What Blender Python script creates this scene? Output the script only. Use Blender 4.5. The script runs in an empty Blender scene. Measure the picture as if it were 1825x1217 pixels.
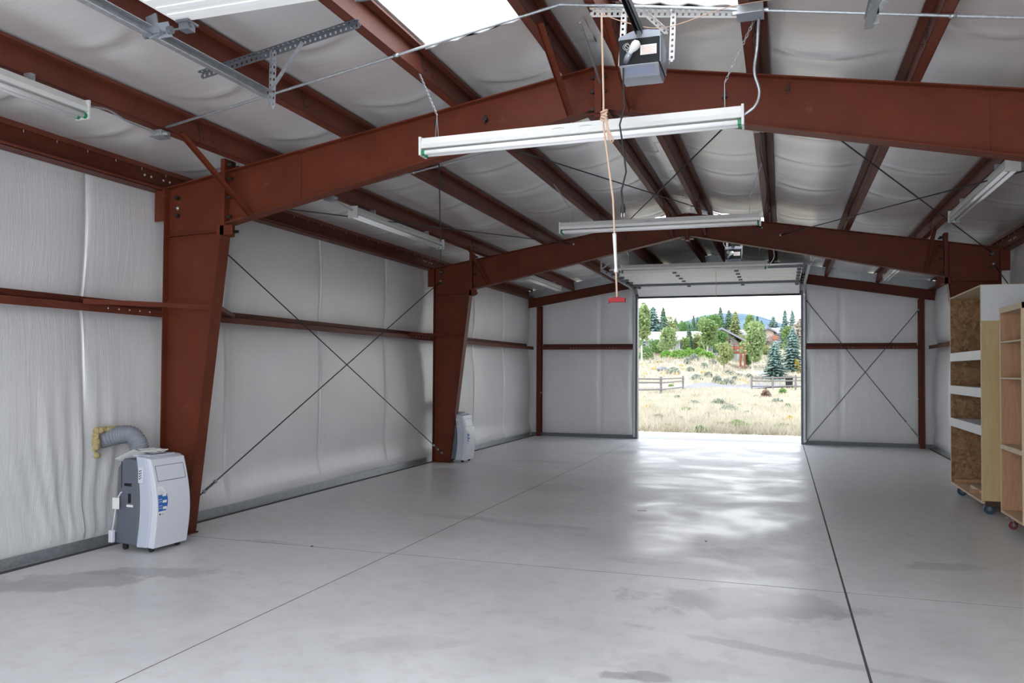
import bpy, math, random
import numpy as np
from mathutils import Vector, Matrix, noise as mnoise

random.seed(7); rng = np.random.default_rng(7)
S = bpy.context.scene
COL = S.collection
PI = math.pi

# ------------------------------------------------------------------ camera, sky, sun, daylight, exposure
FPX, YAW, PITCH, ROLL, CAMH, SHY = 1441.6, 0.3224, 0.0243, 0.0064, 1.65, -15.1
def cam_axes():
    f = Vector((-math.sin(YAW), math.cos(YAW), 0)); r = Vector((math.cos(YAW), math.sin(YAW), 0)); u = Vector((0, 0, 1))
    f2 = f*math.cos(PITCH)+u*math.sin(PITCH); u2 = u*math.cos(PITCH)-f*math.sin(PITCH)
    return r*math.cos(ROLL)+u2*math.sin(ROLL), u2*math.cos(ROLL)-r*math.sin(ROLL), f2
CR, CU, CF = cam_axes()
cd = bpy.data.cameras.new('camera'); cam = bpy.data.objects.new('camera', cd); COL.objects.link(cam)
cd.sensor_width = 36; cd.lens = FPX/1825*36; cd.shift_y = -SHY/1825; cd.clip_end = 6000; cd.clip_start = .05
cam.matrix_world = Matrix(((CR.x, CU.x, -CF.x, 0), (CR.y, CU.y, -CF.y, 0), (CR.z, CU.z, -CF.z, CAMH), (0, 0, 0, 1)))
S.camera = cam

def spot(u, v, Y):
    """world point seen at (u, v) of the 1825x1217 photograph at building depth Y: used to survey the garden"""
    d = CF+CR*((u-912.5)/FPX)+CU*((608.5-v-SHY)/FPX)
    t = Y/d.y
    return Vector((d.x*t, Y, CAMH+d.z*t))

S.view_settings.view_transform = 'Standard'; S.view_settings.look = 'None'
S.view_settings.gamma = 1; S.view_settings.use_curve_mapping = False
S.view_settings.exposure = 0.52
S.cycles.max_bounces = 12; S.cycles.diffuse_bounces = 6; S.cycles.sample_clamp_indirect = 6

W = bpy.data.worlds.new('sky'); S.world = W; W.use_nodes = True
nt = W.node_tree; nt.nodes.clear()
o_ = nt.nodes.new('ShaderNodeOutputWorld'); bg = nt.nodes.new('ShaderNodeBackground')
tc = nt.nodes.new('ShaderNodeTexCoord'); sx = nt.nodes.new('ShaderNodeSeparateXYZ'); rp = nt.nodes.new('ShaderNodeValToRGB')
nt.links.new(tc.outputs['Generated'], sx.inputs[0]); nt.links.new(sx.outputs['Z'], rp.inputs[0])
e = rp.color_ramp.elements
e[0].position = 0.0; e[0].color = (.93, .96, 1, 1); e[1].position = .7; e[1].color = (.50, .68, 1.0, 1)
k = e.new(.12); k.color = (.90, .95, 1.0, 1)
cn = nt.nodes.new('ShaderNodeTexNoise'); cn.inputs['Scale'].default_value = 6; cn.inputs['Detail'].default_value = 5
mp = nt.nodes.new('ShaderNodeMapping'); mp.inputs['Scale'].default_value = (1, 1, 4)
nt.links.new(tc.outputs['Generated'], mp.inputs[0]); nt.links.new(mp.outputs[0], cn.inputs['Vector'])
cr = nt.nodes.new('ShaderNodeValToRGB'); cr.color_ramp.elements[0].position = .42; cr.color_ramp.elements[1].position = .6
mx = nt.nodes.new('ShaderNodeMixRGB'); mx.inputs[2].default_value = (1.0, 1.0, 1.0, 1)
nt.links.new(cn.outputs[0], cr.inputs[0]); nt.links.new(cr.outputs[0], mx.inputs[0]); nt.links.new(rp.outputs[0], mx.inputs[1])
nt.links.new(mx.outputs[0], bg.inputs[0]); bg.inputs[1].default_value = 2.6
nt.links.new(bg.outputs[0], o_.inputs[0])

sd = bpy.data.lights.new('sun', 'SUN'); sd.energy = 3.0; sd.angle = .01; sd.color = (1, .95, .86)
so = bpy.data.objects.new('sun', sd); COL.objects.link(so)
so.rotation_euler = Vector((.62, .30, -1.0)).to_track_quat('-Z', 'Y').to_euler()

ad = bpy.data.lights.new('daylight_near_door', 'AREA'); ad.shape = 'RECTANGLE'; ad.size = 3.65; ad.size_y = 3.2
ad.energy = 165; ad.color = (.86, .92, 1.0)
ao = bpy.data.objects.new('daylight_near_door', ad); COL.objects.link(ao)
ao.location = (-1.455, -.33, 1.7); ao.rotation_euler = (R90 := PI/2, 0, 0)
ao.rotation_euler = Vector((0, 1, 0)).to_track_quat('-Z', 'Z').to_euler()

# ------------------------------------------------------------------ node material helpers
def _nodes(name):
    m = bpy.data.materials.new(name); m.use_nodes = True; t = m.node_tree; t.nodes.clear()
    out = t.nodes.new('ShaderNodeOutputMaterial'); b = t.nodes.new('ShaderNodeBsdfPrincipled'); t.links.new(b.outputs[0], out.inputs[0])
    return m, t, b, out
def coords(t, scale=(1, 1, 1), rot=(0, 0, 0)):
    c = t.nodes.new('ShaderNodeTexCoord'); mp = t.nodes.new('ShaderNodeMapping')
    mp.inputs['Scale'].default_value = scale; mp.inputs['Rotation'].default_value = rot
    t.links.new(c.outputs['Object'], mp.inputs[0]); return mp.outputs[0]
def nz(t, vec, scale, detail=4, rough=.55, dist=0):
    n = t.nodes.new('ShaderNodeTexNoise'); n.inputs['Scale'].default_value = scale; n.inputs['Detail'].default_value = detail
    n.inputs['Roughness'].default_value = rough; n.inputs['Distortion'].default_value = dist
    t.links.new(vec, n.inputs['Vector']); return n.outputs[0]
def ramp(t, fac, stops):
    r = t.nodes.new('ShaderNodeValToRGB'); el = r.color_ramp.elements
    while len(el) < len(stops): el.new(.5)
    for i, (p, c) in enumerate(stops):
        el[i].position = p; el[i].color = (c, c, c, 1) if not hasattr(c, '__len__') else (*c[:3], 1)
    t.links.new(fac, r.inputs[0]); return r.outputs[0]
def mix(t, f, a, b, mode='MIX'):
    m = t.nodes.new('ShaderNodeMixRGB'); m.blend_type = mode
    for i, x in ((0, f), (1, a), (2, b)):
        if hasattr(x, 'is_output'): t.links.new(x, m.inputs[i])
        elif i == 0: m.inputs[0].default_value = x
        else: m.inputs[i].default_value = (*x[:3], 1)
    return m.outputs[0]
def bump(t, b, h, s=.3, d=.01):
    n = t.nodes.new('ShaderNodeBump'); n.inputs['Strength'].default_value = s; n.inputs['Distance'].default_value = d
    t.links.new(h, n.inputs['Height']); t.links.new(n.outputs[0], b.inputs['Normal'])
def plain(name, col, rough=.5, metal=0, var=.12, scale=12, bmp=0, spec=.5):
    m, t, b, _ = _nodes(name); v = coords(t)
    n = nz(t, v, scale, 5)
    c = mix(t, n, [x*(1-var) for x in col], [min(1, x*(1+var)) for x in col])
    t.links.new(c, b.inputs['Base Color']); b.inputs['Roughness'].default_value = rough; b.inputs['Metallic'].default_value = metal
    b.inputs['Specular IOR Level'].default_value = spec
    if bmp: bump(t, b, n, bmp, .005)
    return m
def primer(name, col, wear=.0):
    m, t, b, _ = _nodes(name); v = coords(t)
    n1 = nz(t, v, 3, 6, .6); n2 = nz(t, v, 60, 3, .6)
    c = mix(t, ramp(t, n1, [(.3, 0), (.7, 1)]), [x*.82 for x in col], [x*1.18 for x in col])
    c = mix(t, ramp(t, n2, [(.62, 0), (.75, .15)]), c, [min(1, x*1.9+.02) for x in col])
    if wear:
        n3 = nz(t, v, 5, 9, .75)
        c = mix(t, ramp(t, n3, [(.60, 0), (.74, wear*.7)]), c, (.26, .15, .09))
    t.links.new(c, b.inputs['Base Color']); b.inputs['Roughness'].default_value = .5; b.inputs['Specular IOR Level'].default_value = .22
    bump(t, b, n2, .08, .002)
    return m
RED = (.125, .027, .0115)
M = {}
M['primer'] = primer('red_oxide_primer', RED)
M['primer_worn'] = primer('red_oxide_primer_worn', RED, .75)
M['purlin'] = primer('purlin_primer', (.128, .035, .021))
M['galv'] = None
def galvanised():
    m, t, b, _ = _nodes('galvanised_steel'); v = coords(t)
    vo = t.nodes.new('ShaderNodeTexVoronoi'); vo.inputs['Scale'].default_value = 45; t.links.new(v, vo.inputs['Vector'])
    c = mix(t, vo.outputs['Color'], (.36, .38, .40), (.50, .52, .53)); t.links.new(c, b.inputs['Base Color'])
    b.inputs['Metallic'].default_value = .75; b.inputs['Roughness'].default_value = .42; return m
M['galv'] = galvanised()
M['galv_dark'] = plain('dull_grey_steel', (.15, .16, .18), .5, .5)
M['steel'] = plain('brace_rod_steel', (.055, .06, .065), .5, .5)
M['bolt'] = plain('dark_bolt', (.05, .04, .04), .5, .6)
M['white_metal'] = plain('white_enamel', (.60, .595, .575), .35, 0, .06)
M['tube'] = plain('fluorescent_glass', (.95, .95, .94), .15, 0, .02)
M['green'] = plain('green_plastic', (.01, .20, .08), .4)
M['black'] = plain('black_metal', (.012, .012, .013), .6, spec=.25)
M['black_rubber'] = plain('black_rubber', (.015, .015, .017), .7)
M['grey_metal'] = plain('grey_sheet_metal', (.30, .32, .36), .4, .5)
M['bulb'] = plain('frosted_bulb', (.75, .74, .72), .2)
M['label'] = plain('blue_grey_label', (.20, .22, .30), .5)
M['paper'] = plain('paper', (.78, .77, .74), .8)
M['redtext'] = plain('red_print', (.62, .25, .20), .8)
M['door'] = None
M['rope'] = plain('tan_rope', (.52, .36, .26), .9, 0, .2, 200)
M['red_handle'] = plain('red_plastic', (.22, .004, .010), .5, spec=.2)
M['ac_white'] = plain('white_plastic', (.64, .66, .72), .38, 0, .03)
M['ac_light'] = plain('pale_grey_plastic', (.50, .54, .63), .4, 0, .03)
M['ac_grey'] = plain('slate_grey_plastic', (.115, .13, .16), .5, 0, .05)
M['ac_hose'] = plain('grey_hose', (.24, .26, .29), .6, 0, .05)
M['blue'] = plain('blue_print', (.03, .13, .42), .5)
M['foam'] = plain('yellow_insulation', (.45, .36, .17), .95, 0, .35, 30, .6)
M['wheel_blue'] = plain('blue_caster_tread', (.015, .05, .10), .5)
M['wheel_red'] = plain('red_caster_tread', (.16, .012, .022), .5)
M['dark_wood'] = plain('dark_stained_board', (.05, .025, .014), .7)
M['white_paint'] = plain('white_painted_board', (.70, .71, .72), .5, 0, .05)

def vinyl(name, col, rough, across):
    """white reinforced vinyl facing: fine scrim weave, faint dirt and wrinkles"""
    m, t, b, _ = _nodes(name); v = coords(t)
    sc = (1, 14, 1.2) if across == 'v' else (1.2, 9, 1.2)
    vs = coords(t, (3, 9, .9) if across == 'v' else (.9, 5, .9))
    n1 = nz(t, v, 1.3, 5); n2 = nz(t, vs, 2.2, 6 if across == 'v' else 3, .55, .6 if across == 'v' else 0); n3 = nz(t, v, 8, 6, .7)
    c = mix(t, ramp(t, n1, [(.3, 0), (.7, 1)]), [x*.93 for x in col], col)
    c = mix(t, ramp(t, n3, [(.70, 0), (.80, .35 if across == 'v' else .0)]), c, (.42, .40, .37))
    t.links.new(c, b.inputs['Base Color'])
    b.inputs['Specular IOR Level'].default_value = .6; b.inputs['Metallic'].default_value = .40 if across == 'h' else .12
    t.links.new(ramp(t, n1, [(.0, rough-.03), (1, rough+.03)]), b.inputs['Roughness'])
    w = t.nodes.new('ShaderNodeTexWave'); w.inputs['Scale'].default_value = 28; w.inputs['Distortion'].default_value = 1.5
    w.bands_direction = 'Y'; t.links.new(v, w.inputs['Vector'])
    h = mix(t, .12, n2, w.outputs[0])
    bump(t, b, h, .34 if across == 'v' else .22, .016)
    return m
M['liner_wall'] = vinyl('wall_vinyl', (.77, .765, .765), .36, 'v')
M['liner_roof'] = vinyl('roof_vinyl', (.83, .815, .80), .25, 'h')

def door_mat():
    m, t, b, _ = _nodes('white_door_skin'); v = coords(t)
    n = nz(t, v, 5, 5); c = mix(t, n, (.80, .79, .77), (.86, .85, .83)); t.links.new(c, b.inputs['Base Color'])
    b.inputs['Roughness'].default_value = .45; return m
M['door'] = door_mat()

def skylight_mat():
    m, t, b, out = _nodes('translucent_fibreglass'); v = coords(t)
    tr = t.nodes.new('ShaderNodeBsdfTranslucent'); n = nz(t, v, 4, 4)
    w = t.nodes.new('ShaderNodeTexNoise'); w.inputs['Scale'].default_value = 3
    sv = coords(t, (1, 8, 1)); n2 = nz(t, sv, 3, 5, .7)
    c = mix(t, ramp(t, n2, [(.60, 0), (.66, .5)]), (1.0, .99, .95), (.75, .60, .36)); t.links.new(c, tr.inputs[0])
    t.links.new(tr.outputs[0], out.inputs[0]); return m
M['skylight'] = skylight_mat()

def concrete():
    m, t, b, _ = _nodes('concrete_slab'); v = coords(t)
    n1 = nz(t, v, .9, 7, .6, .4); n2 = nz(t, v, 6, 6, .65); n3 = nz(t, v, 60, 3)
    c = mix(t, ramp(t, n1, [(.3, 0), (.7, 1)]), (.60, .595, .60), (.71, .70, .70))
    c = mix(t, ramp(t, n2, [(.34, .5), (.52, 0)]), c, (.53, .51, .49))
    # old oil and water stains, each with its own place and ragged outline
    geo = t.nodes.new('ShaderNodeTexCoord').outputs['Object']
    ds = nz(t, v, 3.2, 7, .65)
    def stain(c, x, y, rx, ry, rot, strength, col=(.33, .32, .325)):
        mp = t.nodes.new('ShaderNodeMapping'); mp.vector_type = 'TEXTURE'
        mp.inputs['Location'].default_value = (x, y, 0); mp.inputs['Rotation'].default_value = (0, 0, rot)
        mp.inputs['Scale'].default_value = (rx, ry, 1); t.links.new(geo, mp.inputs[0])
        ln = t.nodes.new('ShaderNodeVectorMath'); ln.operation = 'LENGTH'; t.links.new(mp.outputs[0], ln.inputs[0])
        a = t.nodes.new('ShaderNodeMath'); a.operation = 'MULTIPLY_ADD'; t.links.new(ds, a.inputs[0]); a.inputs[1].default_value = -2.6; 
        t.links.new(ln.outputs['Value'], a.inputs[2])
        return mix(t, ramp(t, a.outputs[0], [(.0, strength), (.001, strength)][:1]+[(.05, 0)]) if False else ramp_shift(a.outputs[0], strength), c, col)
    def ramp_shift(val, strength):
        mr = t.nodes.new('ShaderNodeMapRange'); mr.inputs[1].default_value = -.55; mr.inputs[2].default_value = -.25
        mr.inputs[3].default_value = strength; mr.inputs[4].default_value = 0; t.links.new(val, mr.inputs[0]); return mr.outputs[0]
    for a in STAINS: c = stain(c, *a)
    t.links.new(c, b.inputs['Base Color'])
    rr = mix(t, ramp(t, n1, [(.38, 0), (.6, 1)]), (.30,)*3, (.50,)*3)
    t.links.new(rr, b.inputs['Roughness']); b.inputs['Specular IOR Level'].default_value = .6
    bump(t, b, mix(t, .5, n2, n3), .12, .004)
    return m
def fl(u, v):
    d = CF+CR*((u-912.5)/FPX)+CU*((608.5-v-SHY)/FPX); t = -CAMH/d.z; return d.x*t, d.y*t
_st = []
for u, v, rx, ry, rot, s in [(130, 1035, .62, .30, .5, .55), (290, 1020, .55, .16, .3, .5), (60, 1045, .35, .2, .2, .3),
        (1330, 1075, .75, .42, .1, .5), (1420, 1090, .35, .16, 0, .4), (1690, 1010, .34, .16, .2, .45), (1150, 1000, .3, .12, 0, .3),
        (1340, 985, .35, .3, .2, .28), (1105, 1203, .12, .07, 0, .7), (1152, 1206, .14, .09, 0, .75), (990, 870, .45, .5, .6, .25),
        (820, 922, .45, .16, 0, .35), (945, 935, .7, .1, 0, .3), (1300, 855, .9, .18, 0, .3), (955, 822, .8, .25, 0, .25),
        (1190, 965, .5, .12, 0, .25), (1400, 1165, .9, .07, -.25, .4), (1200, 1190, .5, .2, .2, .22), (480, 965, .3, .08, 0, .35), (700, 1150, .4, .15, .5, .18)]:
    x, y = fl(u, v); _st.append((x, y, rx, ry, rot, s))
STAINS = _st
M['concrete'] = concrete()
M['joint'] = plain('joint_dirt', (.075, .065, .055), .95)
M['joint_sand'] = plain('sandy_joint', (.16, .14, .115), .95, 0, .5, 60)

def osb():
    m, t, b, _ = _nodes('oriented_strand_board'); v = coords(t, (1, 1, 1))
    wn = t.nodes.new('ShaderNodeTexNoise'); wn.inputs['Scale'].default_value = 4; t.links.new(v, wn.inputs['Vector'])
    vm = t.nodes.new('ShaderNodeVectorMath'); vm.operation = 'MULTIPLY_ADD'; t.links.new(wn.outputs['Color'], vm.inputs[0])
    vm.inputs[1].default_value = (.25, .25, .25); t.links.new(v, vm.inputs[2])
    vo = t.nodes.new('ShaderNodeTexVoronoi'); vo.inputs['Scale'].default_value = 26; t.links.new(vm.outputs[0], vo.inputs['Vector'])
    sp = t.nodes.new('ShaderNodeSeparateColor'); t.links.new(vo.outputs['Color'], sp.inputs[0])
    c = ramp(t, sp.outputs[0], [(0, (.12, .055, .02)), (.35, (.26, .135, .05)), (.7, (.36, .20, .085)), (1, (.46, .29, .14))])
    n = nz(t, coords(t, (1, 1, 6)), 30, 4); c = mix(t, n, c, (.22, .11, .04), 'MIX')
    t.links.new(c, b.inputs['Base Color']); b.inputs['Roughness'].default_value = .6; bump(t, b, sp.outputs[1], .3, .004); return m
M['osb'] = osb()
def ply(name, a, bb, sc=(8, 8, .9)):
    m, t, b, _ = _nodes(name); v = coords(t, sc); n = nz(t, v, 3, 6, .6, 1.2); n2 = nz(t, coords(t), 25, 3)
    c = mix(t, ramp(t, n, [(.3, 0), (.7, 1)]), a, bb); c = mix(t, ramp(t, n2, [(.7, 0), (.8, .3)]), c, [x*.6 for x in a])
    t.links.new(c, b.inputs['Base Color']); b.inputs['Roughness'].default_value = .6; return m
M['ply'] = ply('yellow_plywood', (.50, .36, .17), (.58, .43, .22))
M['ply_edge'] = ply('plywood_edge', (.55, .42, .27), (.68, .56, .40), (3, 3, 12))
M['ply_red'] = ply('birch_plywood', (.36, .19, .095), (.47, .27, .15))
M['ply_pale'] = ply('pale_pine', (.55, .38, .23), (.66, .49, .32))

# ------------------------------------------------------------------ mesh helpers
class MB:
    def __init__(s): s.v = []; s.f = []
    def add(s, vs, fs):
        n = len(s.v); s.v += [tuple(x) for x in vs]; s.f += [tuple(i+n for i in q) for q in fs]; return s
    def box(s, x0, x1, y0, y1, z0, z1):
        return s.add([(x, y, z) for z in (z0, z1) for y in (y0, y1) for x in (x0, x1)],
                     [(0, 2, 3, 1), (4, 5, 7, 6), (0, 1, 5, 4), (2, 6, 7, 3), (0, 4, 6, 2), (1, 3, 7, 5)])
    def obox(s, c, ax, ay, az, sx, sy, sz):
        c, ax, ay, az = Vector(c), Vector(ax).normalized(), Vector(ay).normalized(), Vector(az).normalized()
        vs = [c+ax*(i*sx/2)+ay*(j*sy/2)+az*(l*sz/2) for l in (-1, 1) for j in (-1, 1) for i in (-1, 1)]
        return s.add(vs, [(0, 2, 3, 1), (4, 5, 7, 6), (0, 1, 5, 4), (2, 6, 7, 3), (0, 4, 6, 2), (1, 3, 7, 5)])
    def bar(s, a, b, w, h, up=(0, 0, 1)):
        a, b = Vector(a), Vector(b); d = (b-a).normalized(); up = Vector(up)
        sd_ = d.cross(up)
        if sd_.length < 1e-4: sd_ = d.cross(Vector((1, 0, 0)))
        sd_.normalize(); u = sd_.cross(d)
        return s.obox((a+b)/2, d, sd_, u, (b-a).length, w, h)
    def tube(s, pts, r, n=8, caps=True):
        pts = [Vector(p) for p in pts]; rings = []; prev = None
        for i, p in enumerate(pts):
            d = (pts[min(i+1, len(pts)-1)]-pts[max(i-1, 0)])
            if d.length < 1e-9: d = Vector((0, 0, 1))
            d.normalize()
            a = prev if prev is not None else (Vector((0, 0, 1)) if abs(d.z) < .9 else Vector((1, 0, 0)))
            a = (a-d*a.dot(d)).normalized(); b = d.cross(a); prev = a
            rr = r[i] if hasattr(r, '__len__') else r
            rings.append([p+a*(rr*math.cos(2*PI*q/n))+b*(rr*math.sin(2*PI*q/n)) for q in range(n)])
        vs = [x for rg in rings for x in rg]; fs = []
        for i in range(len(rings)-1):
            for q in range(n):
                a, b = i*n+q, i*n+(q+1) % n; fs.append((a, b, b+n, a+n))
        if caps: fs += [tuple(range(n))[::-1], tuple((len(rings)-1)*n+q for q in range(n))]
        return s.add(vs, fs)
    def prism(s, poly, a, b, axis='y'):
        """poly of (p, q) extruded from a to b along axis; p, q are the other two axes in order"""
        n = len(poly); mk = {'y': lambda p, q, t: (p, t, q), 'x': lambda p, q, t: (t, p, q), 'z': lambda p, q, t: (p, q, t)}[axis]
        vs = [mk(p, q, a) for p, q in poly]+[mk(p, q, b) for p, q in poly]
        return s.add(vs, [tuple(range(n)), tuple(range(n, 2*n))[::-1]]+[(i, i+n, (i+1) % n+n, (i+1) % n) for i in range(n)])
    def strip(s, line, th, a, b, axis='y'):
        """open polyline given thickness th and extruded a..b (sheet metal section)"""
        for (p0, q0), (p1, q1) in zip(line[:-1], line[1:]):
            d = Vector((p1-p0, q1-q0)); L = d.length; d /= L; nn = Vector((-d.y, d.x))*th/2; e_ = d*th/2
            P = [(p0-e_.x+nn.x, q0-e_.y+nn.y), (p1+e_.x+nn.x, q1+e_.y+nn.y), (p1+e_.x-nn.x, q1+e_.y-nn.y), (p0-e_.x-nn.x, q0-e_.y-nn.y)]
            s.prism(P, a, b, axis)
        return s
    def ball(s, c, r, n=12, m=8, sc=(1, 1, 1)):
        vs = []; fs = []
        for i in range(m+1):
            th = PI*i/m
            for j in range(n):
                ph = 2*PI*j/n; vs.append((c[0]+r*sc[0]*math.sin(th)*math.cos(ph), c[1]+r*sc[1]*math.sin(th)*math.sin(ph), c[2]+r*sc[2]*math.cos(th)))
        for i in range(m):
            for j in range(n): fs.append((i*n+j, (i+1)*n+j, (i+1)*n+(j+1) % n, i*n+(j+1) % n))
        return s.add(vs, fs)
    def mesh(s, name, mats, smooth=False, fix=True):
        me = bpy.data.meshes.new(name); me.from_pydata(s.v, [], s.f); me.update()
        if fix:
            import bmesh
            bm = bmesh.new(); bm.from_mesh(me); bmesh.ops.recalc_face_normals(bm, faces=bm.faces); bm.to_mesh(me); bm.free()
        for m in (mats if isinstance(mats, (list, tuple)) else [mats]): me.materials.append(m)
        if smooth: me.shade_smooth()
        return me
def link(name, me, parent=None, loc=None):
    o = bpy.data.objects.new(name, me); COL.objects.link(o)
    if parent is not None: o.parent = parent
    if loc is not None: o.location = loc
    return o
SPLIT = {'bolt_row': 'bolt', 'lap_bolt': 'lap_bolt', 'screw_row': 'screw', 'rod_washer': 'rod_washer', 'brace_anchor': 'brace_anchor', 'end_nut': 'end_nut',
         'prong': 'prong', 'remote_button': 'remote_button', 'side_slot': 'side_slot', 'mount': 'mount', 'skylight_hem': 'skylight_hem'}
def islands(mb):
    par = list(range(len(mb.v)))
    def fd(a):
        while par[a] != a: par[a] = par[par[a]]; a = par[a]
        return a
    for f in mb.f:
        r0 = fd(f[0])
        for q in f[1:]: par[fd(q)] = r0
    g = {}
    for f in mb.f: g.setdefault(fd(f[0]), []).append(f)
    out = []
    for fs in g.values():
        ids = sorted({q for f in fs for q in f}); m_ = {q: i for i, q in enumerate(ids)}
        b_ = MB(); b_.v = [mb.v[q] for q in ids]; b_.f = [tuple(m_[q] for q in f) for f in fs]; out.append(b_)
    return out
def put(name, mb, mat, parent=None, smooth=False, bevel=0, loc=None):
    if name in SPLIT:
        for q in islands(mb): o = _put(SPLIT[name], q, mat, parent, smooth, bevel, loc)
        return o
    return _put(name, mb, mat, parent, smooth, bevel, loc)
def _put(name, mb, mat, parent=None, smooth=False, bevel=0, loc=None):
    """link mb as ONE mesh object; parts are modelled in their thing's own coordinates"""
    o = link(name, mb.mesh(name, mat, smooth), parent, loc)
    if bevel:
        md = o.modifiers.new('bevel', 'BEVEL'); md.width = bevel; md.segments = 2; md.limit_method = 'ANGLE'
    return o
def thing(name, label, cat, loc=(0, 0, 0), rz=0, group=None):
    o = bpy.data.objects.new(name, None); COL.objects.link(o); o.empty_display_size = .1
    o.location = loc; o.rotation_euler = (0, 0, rz); o['label'] = label; o['category'] = cat
    if group: o['group'] = group
    return o
def tag(o, label, cat, group=None):
    o['label'] = label; o['category'] = cat
    if group: o['group'] = group
    return o
def struct(o): o['kind'] = 'structure'; return o
def centred(name, mb, mat, label, cat, group=None, smooth=False, bevel=0):
    """a one-mesh thing with its origin at its own base"""
    v = np.array(mb.v); c = ((v[:, 0].min()+v[:, 0].max())/2, (v[:, 1].min()+v[:, 1].max())/2, v[:, 2].min())
    mb.v = [(a-c[0], b-c[1], d-c[2]) for a, b, d in mb.v]
    o = put(name, mb, mat, None, smooth, bevel, c); return tag(o, label, cat, group)
def copy_tree(o, parent=None):
    c = o.copy(); COL.objects.link(c)
    if parent is not None: c.parent = parent
    for ch in list(o.children): copy_tree(ch, c)
    return c
def text_mesh(s, size, mat, name, parent, loc, rot):
    cu = bpy.data.curves.new(name, 'FONT'); cu.body = s; cu.size = size; cu.extrude = .0006
    tmp = bpy.data.objects.new('tmp', cu); COL.objects.link(tmp)
    me = bpy.data.meshes.new_from_object(tmp.evaluated_get(bpy.context.evaluated_depsgraph_get()))
    bpy.data.objects.remove(tmp); me.materials.clear(); me.materials.append(mat)
    o = link(name, me, parent, loc); o.rotation_euler = rot; return o

# ------------------------------------------------------------------ the building shell
RX, HW, YN, YE = -1.455, 4.45, -.40, 19.62
def zr(off): return 4.20-off/6          # top of rafters = underside of purlins
DX0, DX1 = -3.32, .41                    # doorway between jambs
J1X, J2X = -3.31, .444
# floor: separate pours with open joints between them, ON a base
def slab(name, x0, x1, y0, y1):
    return None
mb = MB()
xs = [-5.885, J1X, J2X, 2.99]; ys = [YN-.2, .02, 6.57, 13.15, YE+.05]
for i in range(3):
    for j in range(4):
        g = .012; gx0 = .006 if i != 2 else .010; gx1 = .004 if i != 1 else .006
        mb.box(xs[i]+gx0, xs[i+1]-gx1, ys[j]+g*.6, ys[j+1]-g*.6, -.15, 0)
fo = put('floor', mb, M['concrete']); struct(fo)
fb = put('floor_base', MB().box(-6.2, 3.3, YN-.3, YE+.1, -.4, -.0012), M['joint'], fo)
# strip of footing outside the slab, a little lower, under the wall liner
mb = MB(); mb.box(-6.15, -5.90, YN, YE, -.1, -.002); mb.box(3.0, 3.24, YN, YE, -.1, -.002)
put('footing_ledge', mb, M['concrete'], fo)

def smoothstep(a, b, x): t = np.clip((x-a)/(b-a), 0, 1); return t*t*(3-2*t)
def fnoise(y, z, seed, sy, sz):
    r = np.random.default_rng(seed); out = np.zeros(np.broadcast(y, z).shape)
    for _ in range(7):
        a, b, p, q = r.uniform(.6, 1.7), r.uniform(-.8, .8), r.uniform(0, 6.28), r.uniform(.5, 1)
        out = out+q*np.sin(a*sy*y+b*sz*z+p)
    return out/7
def side_wall(name, side, seams):
    Y = np.unique(np.concatenate([np.arange(YN, YE+.01, .045)]+[s+np.array([-.02, -.008, 0, .008, .02]) for s in seams])); Z = np.concatenate([np.linspace(.03, 2.0, 30), np.linspace(2.04, 2.5, 10), np.linspace(2.56, 3.75, 18)])
    y, z = np.meshgrid(Y, Z, indexing='ij')
    low = np.sin(PI*np.clip(z/2.22, 0, 1))**.55; up = np.sin(PI*np.clip((z-2.22)/1.36, 0, 1))**.55
    bul = np.where(z < 2.22, .10*low, .09*up)*(1.5 if side > 0 else 1)
    base = .10*(1-smoothstep(.0, .5, z))                     # hangs forward onto the base angle
    pan = np.zeros_like(y); ss = sorted(seams)
    edges = [YN]+ss+[YE]
    for a, b in zip(edges[:-1], edges[1:]):
        m_ = (y >= a) & (y <= b); pan = np.where(m_, np.sin(PI*(y-a)/(b-a))**.5 if b > a else 0, pan)
    d = bul*(.55+.45*pan)+base
    for s_ in ss:
        w = (y-s_-.012*np.sin(z*2.3+s_)); d = d-.012*np.exp(-(w/.035)**2)+.011*np.exp(-((w-.020)/.010)**2)
    d = d+.012*fnoise(y, z, 3+side, 6, 1.3)*np.minimum(1, low+up)
    # gathered vertical folds, stronger just above the girt and near the floor
    g = np.exp(-((z-2.34)/.12)**2)+.8*np.exp(-((z-2.08)/.15)**2)+.35
    d = d+.0032*g*fnoise(y, z, 11+side, 42, 1.5)
    if side < 0:      # loose drape around the hose hole
        k_ = np.exp(-((y-5.75)/.55)**2)*(1-smoothstep(.7, 1.9, z))
        d = d+k_*(.018*np.sin((y-5.75)*34/(.55+.45*np.minimum(z, 1))+1.5*z)+.02*np.abs(np.sin((y-5.6)*9)))
    d = np.where(z < .12, np.clip(d, .085, .105), d)
    off = 4.68-d
    x = RX+side*off
    ny, nz_ = y.shape; v = np.stack([x, y, z], -1).reshape(-1, 3)
    i = np.arange(ny-1)[:, None]*nz_+np.arange(nz_-1)[None]; i = i.ravel()
    f = np.stack([i, i+1, i+nz_+1, i+nz_], -1)
    if side > 0: f = f[:, ::-1]
    b_ = MB(); b_.v = [tuple(q) for q in v]; b_.f = [tuple(int(a) for a in q) for q in f]
    o = link(name, b_.mesh(name, M['liner_wall'], True, False)); struct(o)
    put('outer_sheet', MB().box(RX+side*4.76-.01, RX+side*4.76+.01, YN, YE, -.1, 3.7), M['galv'], o)
    return o
side_wall('wall_left', -1, [1.9, 3.85, 5.80, 7.80, 9.80, 11.76, 13.8, 15.7, 17.62])
side_wall('wall_right', 1, [2.0, 4.0, 6.0, 8.0, 10.0, 12.0, 14.0, 16.0, 17.9])

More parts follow.
